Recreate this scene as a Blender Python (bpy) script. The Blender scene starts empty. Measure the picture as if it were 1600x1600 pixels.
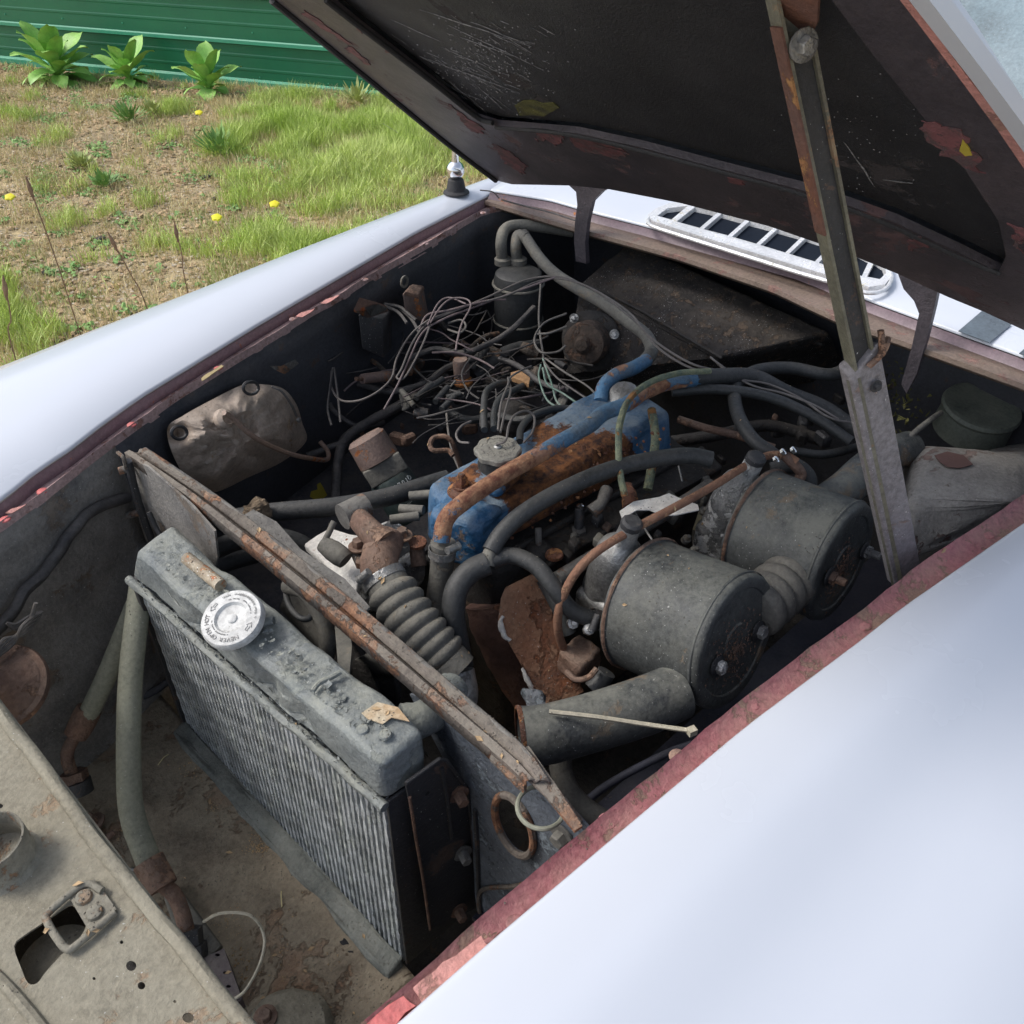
import bpy, bmesh, math, random
import numpy as np
from mathutils import Vector, noise, geometry
from statistics import NormalDist
random.seed(4); np.random.seed(4)
S = bpy.context.scene
COL = S.collection
V = Vector
# ------------------------------------------------------------------ camera
F = 1313.; PITCH = math.radians(38.5); AZ = math.radians(43.8)
_h = V((math.cos(AZ), math.sin(AZ), 0)); RT = V((math.sin(AZ), -math.cos(AZ), 0))
FW = _h*math.cos(PITCH)+V((0, 0, -math.sin(PITCH))); UP = _h*math.sin(PITCH)+V((0, 0, math.cos(PITCH)))
CP = V((0, 0, 1.5))
cam = bpy.data.cameras.new('camera'); co = bpy.data.objects.new('camera', cam); COL.objects.link(co)
from mathutils import Matrix
co.matrix_world = Matrix((( RT.x, UP.x, -FW.x, CP.x), (RT.y, UP.y, -FW.y, CP.y), (RT.z, UP.z, -FW.z, CP.z), (0, 0, 0, 1)))
cam.sensor_width = 36; cam.lens = F/1600*36; cam.clip_start = .02; cam.clip_end = 300
S.camera = co
# ------------------------------------------------------------------ sky, sun, exposure
SUN_DIR = V((-.40, .52, .80)).normalized()      # towards the sun
W = bpy.data.worlds.new('World'); S.world = W; W.use_nodes = True
nt = W.node_tree; bg = nt.nodes['Background']
sky = nt.nodes.new('ShaderNodeTexSky'); sky.sky_type = 'NISHITA'; sky.sun_disc = False
sky.sun_elevation = math.asin(SUN_DIR.z); sky.sun_rotation = math.atan2(SUN_DIR.x, SUN_DIR.y)
sky.air_density = 1.0; sky.dust_density = 3.0; sky.ozone_density = 1.0
hsv = nt.nodes.new('ShaderNodeHueSaturation'); hsv.inputs['Saturation'].default_value = .62
nt.links.new(sky.outputs[0], hsv.inputs['Color']); nt.links.new(hsv.outputs[0], bg.inputs[0]); bg.inputs[1].default_value = .15
sl = bpy.data.lights.new('sun', 'SUN'); sl.energy = 1.15; sl.angle = math.radians(16); sl.color = (1, .965, .92)
so = bpy.data.objects.new('sun', sl); COL.objects.link(so); so.location = (0, 0, 5)
so.rotation_euler = SUN_DIR.to_track_quat('Z', 'Y').to_euler()
S.view_settings.view_transform = 'Standard'; S.view_settings.look = 'None'
S.view_settings.exposure = .52; S.view_settings.gamma = 1; S.view_settings.use_curve_mapping = False
# ------------------------------------------------------------------ photo point -> place in the car
def ray(x, y): return (FW*F+RT*(x-800)-UP*(y-800)).normalized()
def Z(x, y, z): d = ray(x, y); return CP+d*((z-CP.z)/d.z)
def PX(x, y, v): d = ray(x, y); return CP+d*((v-CP.x)/d.x)
def PY(x, y, v): d = ray(x, y); return CP+d*((v-CP.y)/d.y)
def PP(x, y, p0, n): d = ray(x, y); return CP+d*((p0-CP).dot(n)/d.dot(n))
def zt(X): return .80+.035*X
def GT(x, y, dz=0):                       # point on the gutter level
    p = Z(x, y, .82)
    for _ in range(4): p = Z(x, y, zt(p.x)+dz)
    return p
# ------------------------------------------------------------------ materials
MATS = {}
LIFT = [1.2]
def tone(c): return tuple(min(.82, v*LIFT[0]) for v in c)
def ramp(nt, src, a, b, ca=(0, 0, 0, 1), cb=(1, 1, 1, 1)):
    r = nt.nodes.new('ShaderNodeMapRange'); r.inputs[1].default_value = a; r.inputs[2].default_value = b
    nt.links.new(src, r.inputs[0]); return r.outputs[0]
def mixc(nt, f, a, b):
    m = nt.nodes.new('ShaderNodeMix'); m.data_type = 'RGBA'
    if isinstance(f, (int, float)): m.inputs[0].default_value = f
    else: nt.links.new(f, m.inputs[0])
    for i, c in ((6, a), (7, b)):
        if isinstance(c, tuple): m.inputs[i].default_value = (*c[:3], 1)
        else: nt.links.new(c, m.inputs[i])
    return m.outputs[2]
def mth(nt, op, a, b=0., clamp=False):
    m = nt.nodes.new('ShaderNodeMath'); m.operation = op; m.use_clamp = clamp
    for i, c in ((0, a), (1, b)):
        if isinstance(c, (int, float)): m.inputs[i].default_value = c
        else: nt.links.new(c, m.inputs[i])
    return m.outputs[0]
def tex(nt, vec, scale, detail=5, rough=.6, kind='noise', dist=0):
    if kind == 'noise':
        t = nt.nodes.new('ShaderNodeTexNoise'); t.inputs['Detail'].default_value = detail
        t.inputs['Roughness'].default_value = rough; t.inputs['Distortion'].default_value = dist
    else:
        t = nt.nodes.new('ShaderNodeTexVoronoi')
        if kind == 'crack': t.feature = 'DISTANCE_TO_EDGE'
    t.inputs['Scale'].default_value = scale
    nt.links.new(vec, t.inputs['Vector'])
    return t.outputs[0]
RUST = ((.16, .045, .014), (.42, .16, .05))
def M(name, c1, c2, scale=14, rough=.6, metal=0, rust=0., rcol=RUST, rscale=22, dust=0., dcol=(.23, .21, .18),
      bump=.25, bscale=160, speck=0., scol=(.75, .75, .72), coat=0, crack=0., blobs=(), blobcol=None, stretch=None, spec=.5, contrast=.14, var=.55):
    if name in MATS: return MATS[name]
    m = bpy.data.materials.new(name); MATS[name] = m; m.use_nodes = True
    c1, c2, dcol, rcol = tone(c1), tone(c2), tone(dcol), (tone(rcol[0]), tone(rcol[1]))
    nt = m.node_tree; b = nt.nodes['Principled BSDF']; N = nt.nodes; L = nt.links
    g = N.new('ShaderNodeNewGeometry')
    tc = N.new('ShaderNodeTexCoord'); vec = tc.outputs['Object']
    oi = N.new('ShaderNodeObjectInfo'); add = N.new('ShaderNodeVectorMath'); add.operation = 'ADD'
    L.new(vec, add.inputs[0]); L.new(oi.outputs['Random'], add.inputs[1]); vec = add.outputs[0]
    if stretch:
        mp = N.new('ShaderNodeMapping'); mp.inputs['Rotation'].default_value = stretch[0]; mp.inputs['Scale'].default_value = stretch[1]
        L.new(vec, mp.inputs[0]); svec = mp.outputs[0]
    else: svec = vec
    n1 = tex(nt, svec, scale, 6, .65)
    col = mixc(nt, ramp(nt, n1, .5-contrast, .5+contrast), c1, c2)
    fine = tex(nt, vec, bscale, 4, .7)
    if var > 0:
        hv = N.new('ShaderNodeHueSaturation'); L.new(col, hv.inputs['Color'])
        big = tex(nt, vec, 7, 7, .75)
        L.new(mth(nt, 'ADD', mth(nt, 'MULTIPLY', ramp(nt, big, .33, .67), var*1.1), mth(nt, 'MULTIPLY', ramp(nt, fine, .35, .68), var*.7)), hv.inputs['Value'])
        hv2 = mth(nt, 'ADD', mth(nt, 'ADD', mth(nt, 'MULTIPLY', ramp(nt, big, .33, .67), var*1.1), mth(nt, 'MULTIPLY', ramp(nt, fine, .35, .68), var*.7)), 1-var*.9)
        L.new(hv2, hv.inputs['Value']); col = hv.outputs[0]
    rgh = rough; hts = fine
    def at(v): return v if not isinstance(v, (int, float)) else None
    masks = []
    if rust > 0:
        t0 = .5+.085*NormalDist().inv_cdf(1-min(.95, rust))
        r1 = tex(nt, vec, rscale, 8, .72, dist=.3)
        mk = ramp(nt, r1, t0, t0+.035)
        rc = mixc(nt, ramp(nt, tex(nt, vec, rscale*5, 5, .7), .35, .65), rcol[0], rcol[1])
        col = mixc(nt, mk, col, rc); masks.append(mk)
    if speck:
        s1 = tex(nt, vec, 330, 2, .5); s2 = tex(nt, vec, 18, 3, .6)
        mk = mth(nt, 'MULTIPLY', ramp(nt, s1, .72-.08*speck, .75-.08*speck), ramp(nt, s2, .40, .62))
        col = mixc(nt, mk, col, scol)
    if dust > 0:
        sx = N.new('ShaderNodeSeparateXYZ'); L.new(g.outputs['Normal'], sx.inputs[0])
        up = ramp(nt, sx.outputs[2], -.1, .95)
        dk = mth(nt, 'MULTIPLY', mth(nt, 'MULTIPLY', up, ramp(nt, mth(nt, 'ADD', mth(nt, 'MULTIPLY', tex(nt, vec, 11, 8, .75), .8), mth(nt, 'MULTIPLY', fine, .2)), .40, .60)), dust, True)
        col = mixc(nt, dk, col, dcol); masks.append(dk)
    if blobs and blobcol:
        mk = None
        for p, r in blobs:
            d = N.new('ShaderNodeVectorMath'); d.operation = 'DISTANCE'; L.new(g.outputs['Position'], d.inputs[0]); d.inputs[1].default_value = p
            q = mth(nt, 'ADD', mth(nt, 'DIVIDE', d.outputs['Value'], r), mth(nt, 'MULTIPLY', mth(nt, 'SUBTRACT', tex(nt, vec, 1.1/r, 6, .7), .5), 2.6))
            q = ramp(nt, q, 1.0, .86)
            mk = q if mk is None else mth(nt, 'MAXIMUM', mk, q)
        bc = mixc(nt, ramp(nt, tex(nt, vec, 60, 5, .7), .38, .62), *blobcol)
        col = mixc(nt, mk, col, bc); masks.append(mk)
    L.new(col, b.inputs['Base Color'])
    r = rough
    if masks:
        mm = masks[0]
        for k in masks[1:]: mm = mth(nt, 'MAXIMUM', mm, k)
        mr = N.new('ShaderNodeMapRange'); L.new(mm, mr.inputs[0]); mr.inputs[3].default_value = rough; mr.inputs[4].default_value = max(rough, .9)
        rsrc = mr.outputs[0]
        if metal > 0:
            mr2 = N.new('ShaderNodeMapRange'); L.new(mm, mr2.inputs[0]); mr2.inputs[3].default_value = metal; mr2.inputs[4].default_value = 0
            L.new(mr2.outputs[0], b.inputs['Metallic'])
        hts = mth(nt, 'ADD', fine, mth(nt, 'MULTIPLY', mm, -.8))
    else:
        rsrc = None; b.inputs['Metallic'].default_value = metal
    rr = mth(nt, 'ADD', rsrc if rsrc is not None else rough, mth(nt, 'MULTIPLY', mth(nt, 'SUBTRACT', n1, .5), .35), True)
    L.new(rr, b.inputs['Roughness'])
    b.inputs['Specular IOR Level'].default_value = spec
    if coat: b.inputs['Coat Weight'].default_value = coat; b.inputs['Coat Roughness'].default_value = .12
    if crack > 0:
        ck = ramp(nt, tex(nt, vec, 38, kind='crack'), 0, .06)
        ck = mth(nt, 'MAXIMUM', ck, ramp(nt, tex(nt, vec, 7, 4), .55, .45))
        hts = mth(nt, 'ADD', hts, mth(nt, 'MULTIPLY', ck, crack))
    if bump > 0:
        bp = N.new('ShaderNodeBump'); bp.inputs['Strength'].default_value = min(1, bump); bp.inputs['Distance'].default_value = .004
        L.new(hts, bp.inputs['Height']); L.new(bp.outputs[0], b.inputs['Normal'])
    return m
def simple(name, c, rough=.5, metal=0, **k):
    return M(name, c, tuple(x*.8 for x in c), rough=rough, metal=metal, bump=k.pop('bump', .08), var=k.pop('var', .15), **k)
LIFT[0] = 1
m_white = M('white_body_paint', (.63, .665, .73), (.605, .645, .71), scale=1.5, rough=.26, bump=0, coat=.3, var=0)
LIFT[0] = 1.32
m_gut_far = M('maroon_grey_gutter_paint', (.17, .125, .14), (.12, .085, .10), rough=.5, rust=.06, bump=.15)
m_ledge = M('pale_pink_ledge', (.42, .29, .28), (.27, .19, .185), rough=.7, rust=.30, rcol=((.14, .075, .065), (.30, .17, .14)), bump=.5, var=.7)
m_pink = M('pink_red_gutter_paint', (.34, .125, .135), (.25, .095, .105), rough=.45, rust=.33, rcol=((.12, .075, .065), (.26, .17, .125)), rscale=24, dust=.5, dcol=(.30, .215, .17), bump=.6, var=.7)
m_red = M('red_paint_flake', (.55, .12, .12), (.42, .14, .13), rough=.6, bump=.3)
m_salmon = M('salmon_paint_flake', (.50, .23, .20), (.36, .18, .16), rough=.7, bump=.5, rust=.2, rcol=((.20, .1, .09), (.3, .17, .13)))
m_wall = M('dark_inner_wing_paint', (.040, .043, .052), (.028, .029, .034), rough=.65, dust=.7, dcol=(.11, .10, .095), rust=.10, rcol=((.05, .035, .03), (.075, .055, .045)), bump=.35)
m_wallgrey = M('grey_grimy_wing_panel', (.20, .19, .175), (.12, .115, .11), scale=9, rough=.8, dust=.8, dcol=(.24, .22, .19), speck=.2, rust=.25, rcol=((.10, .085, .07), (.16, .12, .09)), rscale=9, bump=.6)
m_navy = M('navy_inner_wing', (.030, .034, .055), (.022, .024, .036), rough=.5, dust=.35, dcol=(.09, .09, .10), bump=.2)
m_shelf = M('dusty_brown_shelf', (.25, .205, .145), (.16, .13, .095), scale=8, rough=.95, rust=.30, rcol=((.14, .08, .05), (.23, .155, .10)), rscale=9, dust=.5, dcol=(.28, .25, .185), bump=1, bscale=130, contrast=.10)
m_slam = M('dusty_slam_panel', (.225, .205, .155), (.155, .14, .105), scale=7, rough=.9, rust=.22, rcol=((.18, .11, .065), (.24, .175, .11)), rscale=8, dust=.5, dcol=(.245, .23, .18), bump=.55, speck=.05)
m_tank = M('peeling_grey_tank_paint', (.17, .185, .182), (.115, .13, .135), scale=12, rough=.5, dust=.8, dcol=(.25, .255, .215), rust=.25, rcol=((.085, .10, .11), (.21, .225, .205)), rscale=14, bump=.6, speck=.1, var=.6)
m_fin = M('corroded_core_fins', (.46, .49, .51), (.24, .265, .28), scale=18, rough=.7, rust=.35, rcol=((.19, .21, .22), (.55, .59, .57)), rscale=8, bump=.9, bscale=300, speck=.4)
m_black = M('black_pressed_steel', (.030, .031, .034), (.020, .021, .024), rough=.55, rust=.14, rcol=((.06, .042, .034), (.10, .07, .055)), dust=.5, dcol=(.11, .105, .10), bump=.35, speck=.08)
m_dia = M('blue_grey_diaphragm', (.12, .14, .165), (.06, .07, .085), scale=9, rough=.7, dust=.5, dcol=(.17, .175, .18), rust=.30, rcol=((.04, .045, .055), (.20, .24, .27)), rscale=26, bump=.9, speck=.2)
m_latch = M('dusty_latch_metal', (.20, .185, .145), (.13, .12, .095), scale=12, rough=.8, rust=.22, rcol=((.15, .085, .05), (.26, .16, .09)), rscale=22, dust=.5, dcol=(.25, .235, .19), bump=.6)
m_bar = M('rusty_channel_steel', (.15, .125, .105), (.085, .072, .062), scale=9, rough=.85, rust=.42, rcol=((.10, .045, .028), (.27, .135, .07)), rscale=14, dust=.6, dcol=(.21, .19, .155), bump=1, bscale=130)
m_bargrey = M('dusty_grey_channel_steel', (.13, .125, .115), (.08, .076, .072), scale=9, rough=.85, rust=.28, rcol=((.12, .06, .035), (.25, .14, .085)), rscale=12, dust=.6, dcol=(.19, .18, .16), bump=.9)
m_rub = M('dusty_black_rubber', (.036, .038, .039), (.022, .024, .025), rough=.5, dust=.35, dcol=(.105, .10, .092), bump=.35, var=.7)
m_rubgrey = M('weathered_grey_rubber', (.13, .125, .11), (.075, .072, .066), rough=.75, dust=.7, dcol=(.22, .21, .175), bump=.45, rust=.15, rcol=((.10, .08, .06), (.19, .16, .12)))
m_hose = M('olive_dusty_hose', (.20, .205, .155), (.145, .15, .12), rough=.75, dust=.6, dcol=(.28, .28, .215), bump=.3, speck=.1)
m_rust = M('heavy_rust', (.17, .060, .028), (.085, .035, .022), scale=30, rough=.9, rust=.42, rcol=((.26, .095, .03), (.40, .19, .07)), rscale=40, bump=1, bscale=200, dust=.2)
m_rustbr = M('brown_rust_fitting', (.16, .095, .066), (.095, .058, .045), scale=30, rough=.85, rust=.25, rcol=((.20, .10, .06), (.28, .17, .11)), dust=.5, dcol=(.23, .18, .14), bump=.9)
m_shield = M('scaly_rust_shield', (.27, .145, .085), (.15, .07, .04), scale=14, rough=.95, rust=.55, rcol=((.075, .026, .016), (.20, .065, .025)), rscale=11, bump=1, bscale=150, dust=.35, dcol=(.36, .26, .18), speck=.2)
RC = Z(850, 745, .72)
m_blue = M('blue_rocker_paint', (.020, .095, .205), (.016, .07, .15), scale=14, rough=.42, dust=.95, dcol=(.17, .21, .24), bump=.6, rust=.16, rcol=((.07, .055, .05), (.24, .17, .12)), rscale=26, var=.6,
           blobs=((tuple(Z(905, 745, .72)), .085), (tuple(Z(835, 780, .715)), .075), (tuple(Z(870, 683, .755)), .05), (tuple(Z(965, 725, .71)), .06), (tuple(Z(735, 760, .75)), .035)), blobcol=((.045, .022, .017), (.25, .10, .035)))
m_bluepipe = M('blue_and_rust_pipe', (.045, .15, .28), (.09, .13, .17), scale=16, rough=.6, rust=.40, rcol=((.22, .08, .045), (.40, .22, .12)), rscale=11, dust=.35, dcol=(.2, .2, .19), bump=.8,
       blobs=((tuple(Z(700, 810, .77)), .035), (tuple(Z(745, 770, .784)), .05), (tuple(Z(800, 735, .788)), .055), (tuple(Z(1010, 605, .785)), .035)), blobcol=((.17, .065, .04), (.42, .23, .13)))
m_clean = M('dusty_air_cleaner_steel', (.070, .075, .073), (.040, .044, .046), scale=10, rough=.5, dust=.75, dcol=(.19, .19, .16), rust=.16, rcol=((.09, .07, .05), (.18, .125, .08)), rscale=8, speck=.3, bump=.4, var=.8)
m_alloy = M('oxidised_alloy', (.33, .33, .32), (.16, .16, .155), scale=22, rough=.42, metal=.7, rust=.20, rcol=((.07, .07, .07), (.13, .12, .11)), dust=.35, dcol=(.3, .29, .27), bump=.6)
m_alloyw = M('white_corroded_alloy', (.30, .30, .29), (.10, .10, .10), scale=16, rough=.7, rust=.42, rcol=((.45, .45, .42), (.66, .66, .62)), rscale=34, bump=1, bscale=240)
m_grime = M('oily_grime', (.030, .027, .025), (.018, .017, .017), scale=25, rough=.7, dust=.45, dcol=(.085, .075, .062), rust=.22, rcol=((.045, .034, .027), (.085, .055, .035)), bump=1, bscale=120)
m_brown = M('tan_leathery_cover', (.38, .31, .25), (.26, .205, .16), scale=8, rough=.45, dust=.3, bump=.4, rust=.14, rcol=((.22, .15, .10), (.33, .25, .17)))
m_hoodin = M('black_hood_underside', (.024, .024, .026), (.017, .017, .019), scale=10, rough=.5, bump=.6, bscale=260, rust=.12, rcol=((.045, .04, .045), (.035, .03, .03)), rscale=6)
m_hoodfr = M('dark_brown_hood_frame', (.062, .052, .058), (.040, .036, .043), scale=6, rough=.45, bump=.4, rust=.16, rcol=((.085, .05, .052), (.12, .075, .078)), rscale=7)
m_chrome = simple('chrome', (.75, .76, .78), .14, 1)
m_cast = M('worn_bright_grille', (.80, .82, .84), (.62, .64, .66), rough=.25, metal=.35, bump=.3, rust=.14, rcol=((.35, .34, .3), (.5, .48, .4)), rscale=40, var=.3)
m_cap = M('brushed_silver_cap', (.50, .505, .49), (.40, .40, .39), rough=.55, metal=.0, bump=.1, scale=30, var=.5, rust=.10, rcol=((.20, .20, .18), (.3, .29, .26)), rscale=60)
m_capshade = M('cap_recess', (.50, .50, .48), (.44, .44, .42), rough=.45, metal=.6, bump=.1)
m_ink = simple('embossed_mark', (.16, .16, .16), .5, .3)
m_dark = simple('black_parts_and_gap_shade', (.012, .012, .014), .8)  # black parts, and the shade painted in the rail gap
m_wire = M('grey_wire_sheath', (.13, .12, .11), (.085, .08, .075), rough=.6, dust=.3, bump=.1)
m_wirew = M('pale_wire_sheath', (.14, .125, .115), (.08, .073, .07), rough=.6, bump=.1)
m_wirep = M('faded_purple_wire_sheath', (.15, .11, .115), (.11, .085, .09), rough=.6, dust=.3, bump=.1)
m_wireg = M('green_wire_sheath', (.12, .21, .17), (.16, .20, .17), rough=.6, bump=.1)
m_wireb = M('black_wire_sheath', (.035, .034, .036), (.05, .047, .047), rough=.6, dust=.3, bump=.15)
m_braid = M('braided_cable_sheath', (.26, .27, .16), (.11, .15, .12), scale=60, rough=.8, rust=.30, rcol=((.26, .10, .04), (.38, .20, .07)), rscale=12, bump=1, bscale=420)
m_canv = M('canister_brown_steel', (.17, .12, .10), (.12, .085, .075), rough=.7, rust=.18, dust=.5, dcol=(.30, .22, .17), bump=.5)
m_yel = simple('yellow_leaf_skin', (.42, .34, .04), .7)
m_moss = M('yellow_green_lichen', (.13, .125, .03), (.05, .05, .025), scale=40, rough=.9, bump=1)
m_paper = M('dirty_white_board', (.62, .61, .57), (.45, .43, .40), scale=20, rough=.8, bump=.5, rust=.08)
m_plastic = M('yellowed_nylon', (.42, .39, .30), (.36, .33, .26), rough=.5, bump=.05)
m_prop = M('worn_painted_prop_steel', (.15, .145, .105), (.10, .095, .075), scale=9, rough=.45, rust=.22, rcol=((.20, .09, .045), (.24, .20, .13)), rscale=9, bump=.4, dust=.3)
m_propg = M('mauve_grey_prop_steel', (.20, .185, .19), (.155, .145, .15), scale=7, rough=.55, rust=.16, rcol=((.13, .09, .075), (.24, .18, .15)), rscale=10, bump=.45, speck=.3, var=.7)
m_proprust = M('orange_rusty_prop_edge', (.15, .065, .042), (.085, .048, .04), scale=14, rough=.8, rust=.18, rcol=((.25, .11, .05), (.33, .18, .07)), bump=.6)
m_green = M('green_siding_enamel', (.012, .125, .060), (.010, .110, .054), scale=2, rough=.4, bump=0, var=.1)
m_greenlt = M('green_siding_ridge', (.055, .27, .165), (.05, .25, .155), scale=2, rough=.3, bump=0, var=.1)
m_soil = M('dry_soil', (.40, .31, .18), (.25, .195, .12), scale=1.6, rough=1, bump=1, bscale=60, rust=.40, rcol=((.19, .16, .10), (.48, .37, .20)), rscale=7, speck=.3, scol=(.5, .44, .34))
m_grass = M('fresh_grass_blade', (.36, .47, .10), (.50, .57, .20), scale=1.2, rough=.6, bump=0, var=.5)
m_grass2 = M('dull_grass_blade', (.27, .34, .11), (.40, .41, .18), scale=1.2, rough=.7, bump=0, var=.5)
m_straw = M('dry_straw_blade', (.56, .50, .28), (.46, .38, .20), scale=2, rough=.8, bump=0, var=.3)
m_litter = M('brown_leaf_litter', (.42, .30, .17), (.27, .19, .11), scale=8, rough=.9, bump=.3)
m_pebble = M('small_pebbles', (.48, .42, .32), (.30, .25, .19), scale=20, rough=.9, bump=.3)
m_leaf = M('bright_broad_leaf', (.20, .40, .085), (.29, .48, .13), scale=10, rough=.5, bump=.2, var=.3)
m_leaf2 = M('soft_green_weed_leaf', (.13, .24, .07), (.20, .33, .10), scale=10, rough=.7, bump=.1, var=.5)
m_petal = simple('yellow_petal', (.80, .60, .02), .6)
m_seed = M('brown_seed_head', (.19, .12, .07), (.13, .085, .055), rough=.9, bump=.3)
m_glass = M('dusty_glass_sky_tint', (.11, .155, .175), (.15, .195, .215), scale=5, rough=.30, bump=.1, bscale=150, spec=.6, coat=.3, speck=.1)  # blue-grey base colour paints the sky mirrored in the dusty pane
m_stripe = M('charcoal_stripe_paint', (.095, .115, .13), (.08, .10, .115), rough=.3, coat=.4, bump=.05)
m_labelw = simple('printed_white_lettering', (.62, .68, .66), .6)
m_seal = M('black_rubber_seal', (.03, .03, .032), (.022, .022, .024), rough=.7, bump=.5)
m_fluff = M('grey_lint', (.20, .18, .15), (.12, .11, .09), rough=1, bump=1, bscale=300)
# ------------------------------------------------------------------ object plumbing
LOC = {}
def link(o, parent=None, label=None, cat=None, group=None, kind=None):
    COL.objects.link(o)
    w = V(LOC.get(o.name, o.location))
    if parent is not None:
        o.parent = parent; o.location = V(w)-V(LOC[parent.name])
    LOC[o.name] = w
    if label: o['label'] = label
    if cat: o['category'] = cat
    if group: o['group'] = group
    if kind: o['kind'] = kind
    return o
def empty(name, loc, **k):
    o = bpy.data.objects.new(name, None); o.location = loc; o.empty_display_size = .05; LOC[o.name] = V(loc)
    return link(o, **k)
class MB:
    def __init__(s): s.v = []; s.f = []; s.mi = []
    def add(s, vs, fs, mi=0):
        n = len(s.v); s.v += [tuple(p) for p in vs]; s.f += [tuple(i+n for i in f) for f in fs]; s.mi += [mi]*len(fs); return s
    def build(s, name, mat, parent=None, smooth=True, angle=38, jit=0, jsc=30, **k):
        A = np.array(s.v, float)
        c = (A.min(0)+A.max(0))/2; c[2] = A[:, 2].min()
        me = bpy.data.meshes.new(name); me.from_pydata((A-c).tolist(), [], s.f)
        mats = mat if isinstance(mat, (list, tuple)) else [mat]
        for m in mats: me.materials.append(m)
        if len(mats) > 1: me.polygons.foreach_set('material_index', s.mi)
        if jit:
            me.update()
            nn = [v.normal.copy() for v in me.vertices]
            for v, n in zip(me.vertices, nn):
                p = v.co+V(c)
                v.co += n*jit*(noise.fractal(p*jsc, .8, 2.1, 4))
        me.polygons.foreach_set('use_smooth', [smooth]*len(me.polygons))
        if smooth: me.set_sharp_from_angle(angle=math.radians(angle))
        me.update()
        o = bpy.data.objects.new(name, me); o.location = c; LOC[o.name] = V(c)
        return link(o, parent, **k)
def catmull(P, n=6, closed=False):
    P = [V(p) for p in P]
    if len(P) == 2: return [P[0].lerp(P[1], i/n) for i in range(n+1)]
    out = []; m = len(P)
    rng = range(m if closed else m-1)
    for i in rng:
        a = P[(i-1) % m] if closed or i > 0 else P[0]*2-P[1]
        b, c = P[i], P[(i+1) % m]
        d = P[(i+2) % m] if closed or i+2 < m else P[-1]*2-P[-2]
        for j in range(n):
            t = j/n
            out.append(.5*((2*b)+(c-a)*t+(2*a-5*b+4*c-d)*t*t+(3*b-a-3*c+d)*t**3))
    if not closed: out.append(P[-1])
    return out
def frames(C, closed=False):
    n = len(C); T = []
    for i in range(n):
        a = C[(i-1) % n] if closed or i > 0 else C[0]; b = C[(i+1) % n] if closed or i < n-1 else C[-1]
        t = b-a; T.append(t.normalized() if t.length > 1e-9 else V((0, 0, 1)))
    u = T[0].orthogonal().normalized(); out = []
    for t in T:
        u = (u-t*u.dot(t))
        u = u.normalized() if u.length > 1e-6 else t.orthogonal().normalized()
        out.append((t, u, t.cross(u)))
    return out
def tube_mb(mb, P, r, seg=12, n=6, smooth=True, closed=False, rfun=None, cap=True, mi=0, hollow=0, wob=0):
    C = catmull(P, n, closed) if smooth else [V(p) for p in P]
    fr = frames(C, closed); vs = []; fs = []; m = len(C)
    rl = r if isinstance(r, (list, tuple)) else [r, r]
    for i, (c, (t, u, w)) in enumerate(zip(C, fr)):
        s = i/(m-1) if m > 1 else 0
        q = s*(len(rl)-1); k = min(int(q), len(rl)-2); rr = rl[k]*(1-(q-k))+rl[k+1]*(q-k)
        if rfun: rr *= rfun(s)
        if wob: c = c+V(noise.noise_vector(c*28))*wob
        for j in range(seg):
            a = 2*math.pi*j/seg
            r2 = rr*(1+(noise.noise(V((math.cos(a), math.sin(a), s*9))*1.7+c*9)*.10 if wob else 0))
            vs.append(c+u*math.cos(a)*r2+w*math.sin(a)*r2)
    for i in range(m if closed else m-1):
        for j in range(seg):
            a, b = i*seg+j, i*seg+(j+1) % seg; i2 = (i+1) % m
            fs.append((a, b, i2*seg+(j+1) % seg, i2*seg+j))
    if cap and not closed:
        for e, i in ((0, 0), (1, m-1)):
            ring = list(range(i*seg, i*seg+seg))
            if hollow:
                c = C[i]; d = fr[i][0]*(hollow*4 if e == 0 else -hollow*4); base = len(vs)
                rr = (vs[ring[0]]-c).length; q = (rr-hollow)/rr
                vs += [c+(vs[k]-c)*q for k in ring]+[c+(vs[k]-c)*q+d for k in ring]
                for j in range(seg):
                    j2 = (j+1) % seg; o1, o2 = ring[j], ring[j2]; p1, p2 = base+j, base+j2; q1, q2 = p1+seg, p2+seg
                    if e == 0: fs += [(o2, o1, p1, p2), (p2, p1, q1, q2)]
                    else: fs += [(o1, o2, p2, p1), (p1, p2, q2, q1)]
                fs.append(tuple(base+seg+j for j in range(seg)) if e else tuple(reversed([base+seg+j for j in range(seg)])))
            else: fs.append(tuple(reversed(ring)) if e == 0 else tuple(ring))
    mb.add(vs, fs, mi); return mb
def tube(name, P, r, mat, parent, **k):
    bk = {q: k.pop(q) for q in ('label', 'kind', 'jit', 'jsc', 'cat', 'group') if q in k}
    return tube_mb(MB(), P, r, **k).build(name, mat, parent, **bk)
def zs(*pts): return [Z(*p) for p in pts]
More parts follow.
